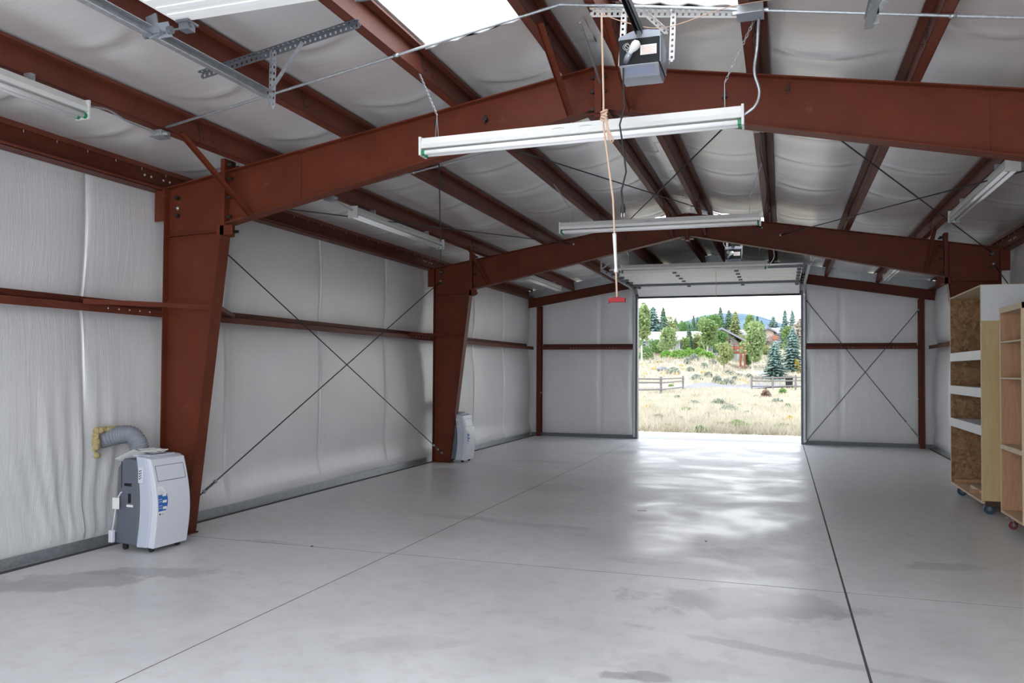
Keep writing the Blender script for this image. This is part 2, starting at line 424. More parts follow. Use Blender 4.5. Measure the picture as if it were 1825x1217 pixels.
def end_wall(name, Y, sgn, panels, seams):
    b_ = MB()
    for x0, x1, z0, z1f in panels:
        nx = max(2, int((x1-x0)/.05)); nzz = 44
        X = np.linspace(x0, x1, nx+1); T = np.linspace(0, 1, nzz+1); x, t = np.meshgrid(X, T, indexing='ij')
        zt = z1f(x); z = z0+(zt-z0)*t
        d = .035*np.abs(np.sin(PI*np.clip(z/2.22, 0, 1)))**.6*(z < 2.22)+.03*np.abs(np.sin(PI*np.clip((z-2.22)/1.4, 0, 1)))**.6*(z >= 2.22)
        edge = np.minimum(1, np.minimum(x-x0, x1-x)/.12); d = d*edge
        for s_ in seams: d = d-.012*np.exp(-((x-s_)/.03)**2)+.016*np.exp(-((x-s_-.014)/.008)**2)
        d = d+.0035*fnoise(x+z*.5, z, 5, 30, 9)*edge
        y = Y-sgn*d; v = np.stack([x, y, z], -1).reshape(-1, 3)
        i = (np.arange(nx)[:, None]*(nzz+1)+np.arange(nzz)[None]).ravel()
        f = np.stack([i, i+nzz+1, i+nzz+2, i+1], -1)
        b_.add([tuple(q) for q in v], [tuple(int(a) for a in q) for q in f])
    o = link(name, b_.mesh(name, M['liner_wall'], True, False)); struct(o)
    return o
ztop = lambda x: 4.26-np.abs(x-RX)/6
ew = end_wall('wall_back', YE, 1, [(-6.12, -3.40, .03, ztop), (.50, 3.22, .03, ztop), (-3.40, .50, 3.46, ztop)], [-4.24, 1.25])
ww = end_wall('wall_front', YN, -1, [(-6.12, -3.40, .03, ztop), (.50, 3.22, .03, ztop), (-3.40, .50, 3.36, ztop)], [-4.24, 1.25])
for w_, Y0 in ((ew, YE+.10), (ww, YN-.12)):
    b_ = MB()
    for a, b, z0 in ((-6.2, -3.42, -.1), (.52, 3.3, -.1), (-3.42, .52, 3.45)):
        b_.prism([(a, z0), (b, z0), (b, zr(abs(b-RX))+.2)]+([(RX, 4.4)] if a < RX < b else [])+[(a, zr(abs(a-RX))+.2)], Y0-.01, Y0+.01)
    put('outer_sheet', b_, M['galv'], w_)

# roof liner with sags between purlins and soft cross folds; skylight bays left open
PUR = [.24, 1.26, 2.36, 3.42]
SKY = [(2.70, 5.80), (13.95, 15.5)]
def roof_liner():
    b_ = MB()
    Y = np.arange(YN-.1, YE+.16, .05); O = np.unique(np.concatenate([np.linspace(0, 4.72, 64), [.30, 1.22]]))
    lines = [-.24]+PUR+[4.66]
    for sg in (-1, 1):
        o, y = np.meshgrid(O, Y, indexing='ij')
        sag = np.zeros_like(o); tt = np.zeros_like(o)
        for a, b in zip(lines[:-1], lines[1:]):
            m_ = (o >= a) & (o <= b); t = np.clip((o-a)/(b-a), 0, 1); L_w = b-a; sag = np.where(m_, np.sin(PI*np.clip((t*L_w-.10)/(L_w-.20), 0, 1))**.7, sag); tt = np.where(m_, t, tt)
        z = 4.428-o/6-.05*sag
        fold = np.zeros_like(o)
        r = np.random.default_rng(5+sg)
        for k_, (a, b) in enumerate(zip(lines[:-1], lines[1:])):
            m_ = ((o >= a) & (o <= b)).astype(float)
            yy = YN+r.uniform(.2, 1)
            while yy < YE:
                c_ = yy+.16*np.sin(PI*tt)+.05*np.sin(5*tt+yy); w = r.uniform(.035, .07); amp = r.uniform(.010, .028)
                fold += m_*amp*np.exp(-((y-c_)/w)**2)*sag
                fold -= m_*amp*.7*np.exp(-((y-c_-.13)/(w*2.2))**2)*sag
                yy += r.uniform(.9, 1.45)
        z = z-fold+.006*fnoise(y, o, 21+sg, 7, 2)*sag
        x = RX+sg*o; v = np.stack([x, y, z], -1).reshape(-1, 3); no, ny = o.shape
        fs = []
        for i in range(no-1):
            om = (O[i]+O[i+1])/2; skyrow = .29 < om < 1.23
            for j in range(ny-1):
                ym = (Y[j]+Y[j+1])/2
                if skyrow and any(a < ym < b for a, b in SKY): continue
                q = i*ny+j; f = (q, q+1, q+ny+1, q+ny); fs.append(f if sg > 0 else f[::-1])
        b_.add([tuple(q) for q in v], fs)
    o = link('ceiling', b_.mesh('ceiling', M['liner_roof'], True, False)); struct(o); return o
ceil = roof_liner()
# galvanised roof skin above (outside), with openings for the fibreglass panels
b_ = MB()
for sg in (-1, 1):
    segs = [(-.7, SKY[0][0], 0, 4.95), (SKY[0][1], SKY[1][0], 0, 4.95), (SKY[1][1], YE+.4, 0, 4.95)]
    for a, b in SKY: segs += [(a, b, 0, .27), (a, b, 1.25, 4.95)]
    for y0, y1, o0, o1 in segs:
        b_.prism([(RX+sg*o0, 4.47-o0/6), (RX+sg*o1, 4.47-o1/6), (RX+sg*o1, 4.49-o1/6), (RX+sg*o0, 4.49-o0/6)], y0, y1)
put('roof_sheet', b_, M['galv'], ceil)
for (y0, y1), where, w2 in ((SKY[0], 'near', 'nearest'), (SKY[1], 'far', 'beyond the second frame')):
    for sg, nm in ((-1, 'left'), (1, 'right')):
        b_ = MB(); n = 40
        for i in range(n):      # corrugated across the slope
            a = .26+i*(1.0/n); b = a+1.0/n
            za = .012*math.cos(2*PI*a/.1); zb = .012*math.cos(2*PI*b/.1)
            b_.add([(RX+sg*a, y0, 4.455-a/6+za), (RX+sg*b, y0, 4.455-b/6+zb), (RX+sg*b, y1, 4.455-b/6+zb), (RX+sg*a, y1, 4.455-a/6+za)], [(0, 1, 2, 3)])
        centred('skylight_panel', b_, M['skylight'], f'bright translucent roof skylight panel {nm} of the ridge, {w2} one' if where == 'near' else f'bright translucent roof skylight panel {nm} of the ridge {w2}', 'skylight', 'translucent skylight panels')
        # torn liner edge folded up round the opening
        e_ = MB()
        for yy in (y0, y1):
            pts = [(RX+sg*(.30+.92*i/14), yy+.012*math.sin(i*2.1), 4.40-(.30+.92*i/14)/6+.010*math.sin(i*1.7)) for i in range(15)]
            e_.tube(pts, .014, 6)
        put('skylight_hem', e_, M['liner_roof'], ceil, True)
        c_ = MB()
        for ya in (y0, y1): c_.prism([(RX+sg*.24, 4.36), (RX+sg*1.26, 4.36-1/6*1.02), (RX+sg*1.26, 4.49-1.26/6), (RX+sg*.24, 4.49-.04)], ya-.006, ya+.006)
        for oo in (.26, 1.25): c_.prism([(RX+sg*oo-.004, 4.42-oo/6), (RX+sg*oo+.004, 4.42-oo/6), (RX+sg*oo+.004, 4.49-oo/6), (RX+sg*oo-.004, 4.49-oo/6)], y0, y1)
        put('skylight_curb', c_, M['liner_roof'], ceil)

# base angles
for side, nm in ((-1, 'left'), (1, 'right')):
    x = RX+side*4.55
    b_ = MB(); b_.box(min(x, x-side*.004), max(x, x-side*.004), YN, YE-.2, -.004, .085); b_.box(min(x, x-side*.05), max(x, x-side*.05), YN, YE-.2, -.004, .002)
    o = put('baseboard_'+nm, b_, M['galv']); struct(o)
b_ = MB()
for a, b in ((-6.0, -3.42), (.52, 3.1)): b_.box(a, b, YE-.075, YE-.07, 0, .085)
struct(put('baseboard_back', b_, M['galv_dark']))

# ------------------------------------------------------------------ steel frames
def plate(mb, p0, p1, yc, w, t):
    mb.bar((p0[0], yc, p0[1]), (p1[0], yc, p1[1]), w, t, (0, 0, 1) if abs(p1[0]-p0[0]) > abs(p1[1]-p0[1]) else (1, 0, 0))
def steel_frame(Y, label, mat):
    t = thing('steel_frame', label, 'steel frame', (RX, Y, 0), 0, 'steel portal frames')
    for s in (-1, 1):
        b_ = MB()
        b_.prism([(s*4.44, 0.012), (s*4.13, 0.012), (s*3.76, 2.98), (s*3.76, 3.57), (s*4.44, 3.455)], -.004, .004)
        plate(b_, (s*4.445, .012), (s*4.445, 3.455), 0, .15, .010)
        plate(b_, (s*4.125, .012), (s*3.765, 2.97), 0, .15, .010)
        plate(b_, (s*4.44, 2.97), (s*3.77, 2.99), 0, .12, .008)         # stiffener at the knee
        plate(b_, (s*4.46, 3.45), (s*3.76, 3.568), 0, .15, .010)
        b_.box(min(s*4.46, s*4.10), max(s*4.46, s*4.10), -.085, .085, 0, .014)
        put('column', b_, mat, t)
        b_ = MB()
        b_.prism([(s*3.72, 3.065), (0, 3.845), (0, 4.195), (s*3.72, 3.575)], -.004, .004)
        plate(b_, (s*3.72, 3.065), (s*.01, 3.842), 0, .15, .010)
        plate(b_, (s*3.72, 3.575), (s*.01, 4.193), 0, .15, .010)
        plate(b_, (s*2.9, 3.25), (s*2.9, 3.70), 0, .02, .006)
        put('rafter', b_, mat, t)
        b_ = MB(); b_.box(min(s*3.715, s*3.765), max(s*3.715, s*3.765), -.085, .085, 2.95, 3.70)
        b_.box(min(s*3.62, s*3.80), max(s*3.62, s*3.80), -.085, -.07, 2.95, 3.045); put('end_plate', b_, mat, t, bevel=.003)
        b_ = MB()
        for z in (3.0, 3.13, 3.32, 3.50, 3.64):
            for yy in (-.055, .055):
                b_.tube([(s*3.70, yy, z), (s*3.655, yy, z)], .016, 6)
        o = put('bolt_row', b_, M['bolt'], t)
        b_ = MB(); b_.tube([(s*4.33, -.004, 3.36), (s*4.33, -.055, 3.36)], .022, 6); b_.tube([(s*4.33, -.004, 3.18), (s*4.33, -.04, 3.18)], .022, 6)
        put('rod_washer', b_, M['bolt'], t)
        b_ = MB(); b_.tube([(s*1.02, -.004, 3.85), (s*1.02, -.05, 3.85)], .022, 6); b_.bar((s*1.02, -.05, 3.81), (s*1.02, -.05, 3.89), .012, .012)
        b_.tube([(s*1.5, -.004, 3.86), (s*1.5, -.03, 3.86)], .014, 6); b_.bar((s*1.5, -.03, 3.82), (s*1.5, -.03, 3.9), .010, .010)
        put('brace_anchor', b_, M['bolt'], t)
        # eave strut clip outside the column flange
        b_ = MB(); b_.box(min(s*4.45, s*4.56), max(s*4.45, s*4.56), -.08, -.07, 3.12, 3.47); put('clip', b_, mat, t)
    b_ = MB(); b_.box(-.03, .03, -.085, .085, 3.76, 4.19); b_.obox((0, 0, 3.79), (1, 0, 0), (0, 1, 0), (0, 0, 1), .20, .17, .012); put('ridge_plate', b_, mat, t, bevel=.003)
    b_ = MB()
    for z in (3.83, 3.98, 4.1):
        for x in (-.045, .045): b_.tube([(x, -.05, z), (x*1.05, -.08, z)], .016, 6); b_.tube([(x*.7, -.055, z), (x*1.5, -.055, z)], .014, 6)
    put('bolt_row', b_, M['bolt'], t)
    # angle braces from purlins down to the bottom flange, girt braces to the inner flange
    for off, s in ((3.42, -1), (.24, -1), (.24, 1), (3.42, 1)):
        zb = 3.065+(3.72-off)*.2097+.01
        for dy in ((-1,) if Y > 12 else (-1, 1)):
            b_ = MB(); b_.bar((s*off, dy*1.05, zr(off)+.02), (s*(off+.02), dy*.075, zb), .05, .004, (1, 0, 0)); b_.bar((s*(off)+.025, dy*1.05, zr(off)+.02), (s*(off+.02)+.025, dy*.075, zb), .004, .05, (1, 0, 0))
            put('flange_brace', b_, mat, t)
    for s in (-1, 1):
        for dy in (-1, 1):
            b_ = MB(); b_.bar((s*4.47, dy*1.05, 2.255), (s*3.89, dy*.08, 2.265), .05, .004); b_.bar((s*4.445, dy*1.05, 2.235), (s*3.865, dy*.08, 2.245), .004, .045); put('girt_brace', b_, mat, t)
    return t
YF = [6.655, 13.305]
steel_frame(YF[0], 'red primed steel portal frame spanning the shed, nearest, in front of the hanging opener light', M['primer_worn'])
steel_frame(YF[1], 'red primed steel portal frame farther back, second from the viewer', M['primer'])
# end frame
t = thing('end_frame', 'red steel end wall frame with corner posts around the open back door', 'steel frame', (RX, 19.50, 0))
for s in (-1, 1):
    b_ = MB(); b_.box(s*4.325-.055, s*4.325+.055, -.10, -.092, 0, 3.25); b_.box(s*4.325-.004, s*4.325+.004, -.1, .09, 0, 3.25); b_.box(s*4.325-.055, s*4.325+.055, .085, .09, 0, 3.25)
    put('post', b_, M['primer'], t)
    b_ = MB()
    b_.prism([(s*4.62, 3.97-4.62/6), (0, 3.97), (0, 4.19), (s*4.62, 4.19-4.62/6)], .0, .008)
    plate(b_, (s*4.62, 3.205), (0, 3.975), -.02, .08, .008); plate(b_, (s*4.62, 3.415), (0, 4.185), -.02, .08, .008)
    put('rafter', b_, M['primer'], t)
# galvanised closure strip above the end rafter
for s, nm in ((-1, 'left'), (1, 'right')):
    b_ = MB(); b_.prism([(RX+s*4.7, zr(4.7)-.02), (RX, 4.18), (RX, 4.40), (RX+s*4.7, zr(4.7)+.2)], 19.52, 19.525)
    struct(put('trim_%d' % (1 if s < 0 else 2), b_, M['galv']))

# purlins: Z sections, one continuous run each
def zee(mb, x, z, slope, dirn, y0, y1, h=.2, w=.068):
    c, s = math.cos(slope), math.sin(slope)
    def P(a, b): return (x+a*c-b*s, z+a*s+b*c)
    line = [P(-dirn*w, .018), P(-dirn*w, .003), P(0, .003), P(0, h), P(dirn*w, h), P(dirn*w, h-.018)]
    mb.strip(line, .005, y0, y1)
def purlin(off, s, dirn, label):
    x = RX+s*off; b_ = MB(); sl = -s*math.atan(1/6)
    zee(b_, 0, 0, sl, dirn, 0, 19.5-YN)
    o = put('roof_purlin', b_, M['purlin'], None, loc=(x, YN, zr(off))); tag(o, label, 'purlin', 'roof purlins')
    # lapped joints and their bolts at each frame
    k_ = MB()
    for yf in YF:
        for dy in (-.75, -.62, .62, .75):
            for hh in (.06, .14): k_.ball((dirn*.006-hh*math.sin(sl), yf-YN+dy, hh*math.cos(sl)), .011, 6, 4)
        for dy in (-.8, .8):
            k_.obox((dirn*.005-.1*math.sin(sl), yf-YN+dy, .1*math.cos(sl)), (math.cos(sl), 0, math.sin(sl)), (0, 1, 0), (-math.sin(sl), 0, math.cos(sl)), .006, .006, .19)
    put('lap_bolt', k_, M['bolt'], o)
nth = {3.42: 'outermost', 2.36: 'second from the eave', 1.26: 'third from the eave', .24: 'just beside the ridge'}
for off in PUR:
    purlin(off, -1, 1, f'red steel roof purlin on the left slope, {nth[off]}')
for off in PUR:
    purlin(off, 1, 1 if off == 1.26 or off == .24 else -1, f'red steel roof purlin on the right slope, {nth[off]}')
for s, nm in ((-1, 'left'), (1, 'right')):
    b_ = MB(); L = 19.5-YN
    b_.strip([(-s*.15, .025), (-s*.15, 0), (0, 0), (0, .215), (-s*.10, .215+.10/6), (-s*.10, .19)], .005, 0, L)
    o = put('eave_strut', b_, M['purlin'], None, loc=(RX+s*4.615, YN, 3.43)); tag(o, f'red steel eave strut along the top of the {nm} wall', 'eave strut', 'eave struts')
    k_ = MB()
    for i in range(60): k_.tube([(-s*.05, .2+i*.33, .205), (-s*.05, .2+i*.33, .18)], .003, 5)
    for yf in YF:
        for dy in (-.17, -.08, .09, .18):
            for hh in (.05, .15): k_.ball((-s*.006, yf-YN+dy, hh), .012, 6, 4)
    put('screw_row', k_, M['white_metal'], o)
    b_ = MB(); L = 19.42-YN
    b_.strip([(-s*0, -.07), (0, 0), (s*.18, 0), (s*.18, .07)], .005, 0, L)
    o = put('wall_girt', b_, M['purlin'], None, loc=(RX+s*4.465, YN, 2.225)); tag(o, f'red steel girt running mid height along the {nm} wall', 'girt', 'wall girts')
    k_ = MB()
    for yf in YF:
        for i in range(5): k_.ball((-s*.003, yf-YN-.75+i*.13, -.03), .008, 6, 4)
    put('bolt_row', k_, M['white_metal'], o)
for x0, x1, nm in ((-5.72, -3.42, 'left'), (.50, 2.80, 'right')):
    b_ = MB(); b_.strip([(-.0, -.068), (0, 0), (.16, 0), (.16, .068)], .005, x0, x1, 'x')
    centred_ = put('wall_girt', b_, M['purlin'], None, loc=(0, 19.44, 2.225)); tag(centred_, f'short red steel girt on the back wall, {nm} of the open door', 'girt', 'wall girts')
    k_ = MB()
    for c_ in ((x0+x1)/2-.4, (x0+x1)/2+.5):
        for i in range(4): k_.ball((c_+i*.08, -.002, -.03), .008, 6, 4)
    put('bolt_row', k_, M['white_metal'], centred_)

# ------------------------------------------------------------------ brace rods and cables
def rod(a, b, label, group, turn=None, r=.0075, mat='steel', cat='brace rod', name='brace_rod'):
    a, b = Vector(a), Vector(b)
    t = thing(name, label, cat, a if a.z < b.z else b, 0, group); o0 = Vector(t.location)
    put('rod', MB().tube([a-o0, b-o0], r, 8), M[mat], t, True)
    lo, hi = (a, b) if a.z < b.z else (b, a); d = (hi-lo).normalized()
    e_ = MB().tube([lo-o0-d*.02, lo-o0+d*.05], .018, 8); e_.ball(lo-o0, .024, 8, 6); e_.ball(hi-o0, .024, 8, 6); put('end_nut', e_, M['galv'], t, True)
    if turn is not None:
        c = lo-o0+d*turn; sd_ = d.cross(Vector((0, 0, 1))).normalized()*.018
        k_ = MB(); k_.tube([c-d*.1+sd_, c+d*.1+sd_], .005, 6); k_.tube([c-d*.1-sd_, c+d*.1-sd_], .005, 6); k_.ball(c-d*.1, .022, 8, 6); k_.ball(c+d*.1, .022, 8, 6)
        put('turnbuckle', k_, M['galv'], t)
    return t
G = 'wall cross brace rods'
rod((-5.80, 6.66, 3.26), (-5.74, 13.30, .16), 'thin steel rod on the left wall falling from the near column to the floor', G, .3)
rod((-5.80, 13.30, 3.22), (-5.76, 6.66, .16), 'thin steel rod on the left wall rising from the near column foot', G, .55)
rod((2.88, 6.66, 3.26), (2.84, 13.30, .16), 'thin steel rod on the right wall behind the shelves, falling away', G)
rod((2.90, 13.25, 3.22), (2.86, 6.66, .16), 'thin steel rod on the right wall running down from the far frame knee', G)
rod((.50, 19.40, 3.28), (2.78, 19.38, .26), 'thin rod on the back wall falling from the door jamb to the right post', G, .3)
rod((.50, 19.38, .07), (2.80, 19.36, 3.0), 'thin rod on the back wall rising from the door jamb foot to the right post', G)
G = 'roof cross brace rods'
def rf(x, y, dz=-.10): return (x, y, zr(abs(x-RX))+dz)
rod(rf(-5.75, 6.68), rf(-3.35, 13.28), 'thin roof rod on the left slope from the near left knee', G)
rod(rf(-2.95, 6.68), rf(-5.78, 13.28), 'thin roof rod on the left slope ending at the far left knee', G)
rod(rf(-2.95, 6.68), rf(-.30, 13.28), 'thin roof rod crossing under the ridge from near left to far right', G)
rod(rf(-.15, 6.68), rf(-2.66, 13.28), 'thin roof rod crossing under the ridge from near right to far left', G)
rod(rf(-.05, 6.68), rf(2.90, 13.28), 'thin roof rod on the right slope ending at the far right knee', G)
rod(rf(2.85, 6.68), rf(-.02, 13.28, .0-.18), 'thin roof rod on the right slope rising to the second rafter near the ridge', G)

# ------------------------------------------------------------------ overhead doors
def sect_door(name, n, ytop, z, yend, bottom, Ysgn, track_end, w=1.83, tx=1.93):
    """sectional door rolled up under the roof; Ysgn +1: the opening is at the far wall"""
    t = bpy.data.objects.new(name, None); COL.objects.link(t); t.location = (RX, ytop, 0); struct(t)
    s = Ysgn; y = -s*.36; zz = z
    pts = [((-s*.09), bottom), (y, z)]
    L = abs(yend-ytop)-.36; ph = L/n
    def panel(p0, p1, nm='panel'):
        b_ = MB(); a, b = Vector((0, p0[0], p0[1])), Vector((0, p1[0], p1[1])); d = (b-a).normalized(); up = Vector((1, 0, 0)).cross(d)
        if up.z < 0: up = -up
        Lp = (b-a).length
        b_.obox((a+b)/2+up*.0, (1, 0, 0), d, up, 2*w, Lp-.012, .035)
        for i in range(1, 6):
            c = a+d*(Lp*i/6); b_.obox(c-up*.019, (1, 0, 0), d, up, 2*w-.04, .05, .006)
        put(nm, b_, M['door'], t, bevel=.004)
    panel(pts[0], pts[1])
    for i in range(n): panel((y-s*ph*i, z), (y-s*ph*(i+1), z))
    # hinges and rollers
    for i in range(n+1):
        yy = y-s*ph*i
        for k_, xx in enumerate((-w+.06, -w*.33, w*.33, w-.06)):
            h = MB(); h.box(xx-.04, xx+.04, yy-.045, yy+.045, z-.034, z-.022); h.tube([(xx-.04, yy, z-.04), (xx+.04, yy, z-.04)], .012, 6)
            if k_ in (0, 3):
                sg = -1 if k_ == 0 else 1; h.tube([(xx, yy, z-.05), (xx+sg*.12, yy, z-.05)], .006, 6); h.tube([(xx+sg*.10, yy, z-.05), (xx+sg*.125, yy, z-.05)], .022, 10)
                h.box(xx-.03, xx+.03, yy-.03, yy+.03, z-.07, z-.02)
            put('hinge', h, M['galv_dark'], t)
    # struts across and bottom seal
    for yy in ((y-s*ph*.95, y-s*(L-.03)) if s > 0 else (y-s*ph*.95,)):
        put('strut', MB().strip([(-.04, -.04), (-.03, -.075), (.03, -.075), (.04, -.04)], .004, -w, w, 'x'), M['galv_dark'], t, loc=(0, yy, z+.01))
    put('bottom_seal', MB().box(-w, w, -s*.09-.02, -s*.09+.02, bottom-.045, bottom+.0), M['black_rubber'], t)
    # tracks: vertical, curve, horizontal
    for sg in (-1, 1):
        x = sg*tx; pth = [(x, -s*.09, .05), (x, -s*.09, bottom-.05)]
        for i in range(1, 9):
            a = i/8*PI/2; r = .28; pth.append((x, -s*(.09+r-r*math.cos(a)), bottom-.05+(z-.05-bottom+.05)*math.sin(a)))
        pth.append((x, -s*abs(track_end-ytop), z-.03))
        b_ = MB()
        for p, q in zip(pth[:-1], pth[1:]):
            p, q = Vector(p), Vector(q); d = (q-p).normalized(); nn = Vector((1, 0, 0)).cross(d)
            b_.obox((p+q)/2+Vector((sg*.022, 0, 0)), d, (1, 0, 0), nn, (q-p).length+.004, .004, .056)
            for e_ in (-1, 1): b_.obox((p+q)/2+nn*e_*.027, d, (1, 0, 0), nn, (q-p).length+.004, .044, .004)
        put('track', b_, M['galv'], t)
        ye = -s*abs(track_end-ytop)
        if s < 0 and sg < 0: continue
        a = MB(); zt = zr(abs(sg*tx)); a.bar((x+sg*.03, ye+s*.06, z-.06), (x+sg*.03, ye+s*.06, zt+.01), .035, .004, (0, 1, 0)); a.bar((x+sg*.03, ye+s*.06, z+.0), (x+.30, ye+s*.06, zt), .03, .004, (0, 1, 0))
        put('track_hanger', a, M['galv'], t)
    # lift cable
    for sg in (-1, 1): put('lift_cable', MB().tube([(sg*1.86, -s*.07, .1), (sg*1.86, -s*.07, bottom)], .003, 5), M['galv'], t)
    return t
door1 = sect_door('door_1', 6, 19.56, 3.66, 15.95, 3.43, 1, 15.75)
door2 = sect_door('door_2', 7, YN+.06, 3.565, 3.60, 3.34, -1, 4.72, 1.70, 1.90)
# jambs and header
b_ = MB()
for x0, x1 in ((-3.43, -3.32), (.41, .52)): b_.box(x0, x1, 19.50, 19.72, 0, 3.46)
b_.box(-3.43, .52, 19.58, 19.72, 3.40, 3.50)
struct(put('trim_3', b_, M['galv_dark']))
b_ = MB()
for x0, x1 in ((-3.43, -3.32), (.41, .52)): b_.box(x0, x1, YN-.15, YN+.05, 0, 3.4)
b_.box(-3.43, .52, YN-.15, YN, 3.34, 3.45)
struct(put('trim_4', b_, M['galv_dark']))

# perforated angle helper (two legs with punched holes shown as dark or light round holes)
def perf_angle(mb, a, b, w=.035, n=(0, -1, 0), m=(0, 0, -1), pitch=.04):
    """two strips with real holes: each strip is two rails joined by cross webs"""
    a, b = Vector(a), Vector(b); d = (b-a).normalized(); L = (b-a).length
    for q in (n, m):
        q = Vector(q); q = (q-d*q.dot(d)).normalized(); th = d.cross(q)
        for c in (.14, .86): mb.obox((a+b)/2+q*w*c, d, q, th, L, w*.28, .003)
        k_ = int(L/pitch)
        for i in range(k_+1): mb.obox(a+d*(L*i/k_)+q*w*.5, d, q, th, pitch*.62, w*.5, .003)
def hanger():
    t = thing('perforated_angle', 'long grey perforated steel angle under the left purlins above the door track end', 'steel angle', (-3.35, 4.74, 3.5))
    o0 = Vector(t.location)
    b_ = MB(); perf_angle(b_, Vector((-3.97, 4.78, 3.775))-o0, Vector((-2.70, 4.78, 3.985))-o0, .045, (0, -1, 0), (0, 0, -1)); put('angle_bar', b_, M['galv_dark'], t)
    b_ = MB(); perf_angle(b_, Vector((-3.36, 4.76, 3.85))-o0, Vector((-3.38, 4.78, 3.47))-o0, .032, (0, -1, 0), (1, 0, 0)); put('strap', b_, M['galv'], t)
    b_ = MB(); b_.bar(Vector((-3.12, 4.76, 3.89))-o0, Vector((-3.37, 4.77, 3.60))-o0, .03, .004, (0, 1, 0)); put('strap', b_, M['galv'], t)
hanger()
# bottom corner bracket of the near door
t = thing('door_bracket', 'grey sheet metal bracket on the corner of the raised white door', 'bracket', (-3.345, 3.62, 3.50))
t.scale = (.8, .8, .8)
b_ = MB(); b_.obox((.0, 0, .08), (1, 0, .25), (0, 1, 0), (-.25, 0, 1), .09, .012, .16); b_.obox((.07, .02, .05), (1, 0, 0), (0, 1, .5), (0, -.5, 1), .12, .01, .10); put('plate', b_, M['grey_metal'], t)
b_ = MB(); b_.tube([(-.06, 0, .02), (.10, 0, .02)], .008, 8); b_.tube([(-.07, 0, .02), (-.045, 0, .02)], .024, 12); put('roller', b_, M['galv_dark'], t)

# ------------------------------------------------------------------ fluorescent lights
def chain_mesh(mb, a, b, link_=.030, r=.0022):
    a, b = Vector(a), Vector(b); d = (b-a); L = d.length; d.normalize(); n = max(2, int(L/(link_*.78)))
    s1 = d.cross(Vector((.3, 1, .1))).normalized(); s2 = d.cross(s1)
    for i in range(n):
        c = a+d*(L*(i+.5)/n); s = s1 if i % 2 else s2
        pts = [c+d*(link_/2*math.cos(q*PI/4))+s*(.008*math.sin(q*PI/4)) for q in range(9)]
        mb.tube(pts, r, 4, False)
def light_parts(t, L=2.44):
    h = MB()
    h.prism([(-.055, .0), (-.058, .030), (-.028, .085), (.028, .085), (.058, .030), (.055, .0)], -L/2, L/2, 'x'); put('housing', h, M['white_metal'], t, bevel=.002)
    for yy in (-.032, .032):
        put('tube', MB().tube([(-L/2+.035, yy, -.028), (L/2-.035, yy, -.028)], .019, 12), M['tube'], t, True)
    for s in (-1, 1):
        e_ = MB(); e_.box(min(s*(L/2-.012), s*(L/2+.006)), max(s*(L/2-.012), s*(L/2+.006)), -.062, .062, -.052, .088); put('end_cap', e_, M['white_metal'], t, bevel=.002)
        for yy in (-.032, .032):
            put('socket', MB().tube([(s*(L/2-.036), yy, -.028), (s*(L/2-.012), yy, -.028)], .022, 8), M['green'], t)
    c = MB()
    for x in (-.10, .10):
        c.tube([(x-.05, -.0475, .045), (x-.02, -.0445, .052), (x+.02, -.0445, .052), (x+.05, -.0475, .045)], .003, 4)
    put('knockout', c, M['galv_dark'], t)
def hanging_light(loc, rz, label, chains, group='ceiling fluorescent lights hung on chains', L=2.40, rx=0):
    t = thing('fluorescent_light', label, 'light fixture', loc, rz, group); t.rotation_euler = (0, rx, rz)
    light_parts(t, L)
    bpy.context.view_layer.update(); inv = t.matrix_world.inverted() if False else (Matrix.Translation(Vector(loc)) @ t.rotation_euler.to_matrix().to_4x4()).inverted()
    for s, top in zip((-1, 1), chains):
        ap = Vector((s*(L/2-.12), 0, .26)); c = MB(); top = inv @ Vector(top)
        chain_mesh(c, ap, top); c.tube([(s*(L/2-.12), -.03, .085), ap, (s*(L/2-.12), .03, .085)], .002, 5); put('chain', c, M['galv'], t)
    return t
hanging_light((-1.425, 5.62, 3.335), .01, 'white twin tube fluorescent fixture on chains, nearest, in front of the first frame', [(-2.72, 5.78, 3.99), (-.15, 5.55, 4.03)], L=2.36, rx=-.012)
hanging_light((-1.40, 9.55, 3.36), .01, 'white twin tube fluorescent fixture on chains in the middle bay', [(-2.72, 9.75, 3.99), (-.2, 9.45, 4.03)], L=2.34)
hanging_light((-1.42, 13.72, 3.36), .02, 'white twin tube fluorescent fixture on chains before the raised back door', [(-2.70, 13.9, 3.99), (-.2, 13.7, 4.03)], L=2.38)
def side_light(x, yc, z, label, L=2.44):
    t = thing('fluorescent_light', label, 'light fixture', (x, yc, z), PI/2, 'fluorescent lights fixed under the side purlins'); light_parts(t, L)
    b_ = MB()
    for s in (-.8, .8): b_.box(s-.02, s+.02, -.03, .03, .084, .13)
    put('mount', b_, M['galv'], t); return t
side_light(-4.84, 3.32, 3.505, 'white fluorescent strip light under the left purlin, nearest the viewer', 2.5)
side_light(-4.84, 9.78, 3.495, 'white fluorescent strip light under the left purlin in the middle bay', 2.6)
side_light(-4.84, 16.6, 3.495, 'white fluorescent strip light under the left purlin by the back wall', 2.5)
side_light(1.95, 9.50, 3.495, 'white fluorescent strip light under the right purlin in the middle bay', 2.62)
side_light(1.95, 16.2, 3.495, 'white fluorescent strip light under the right purlin by the back wall', 2.5)

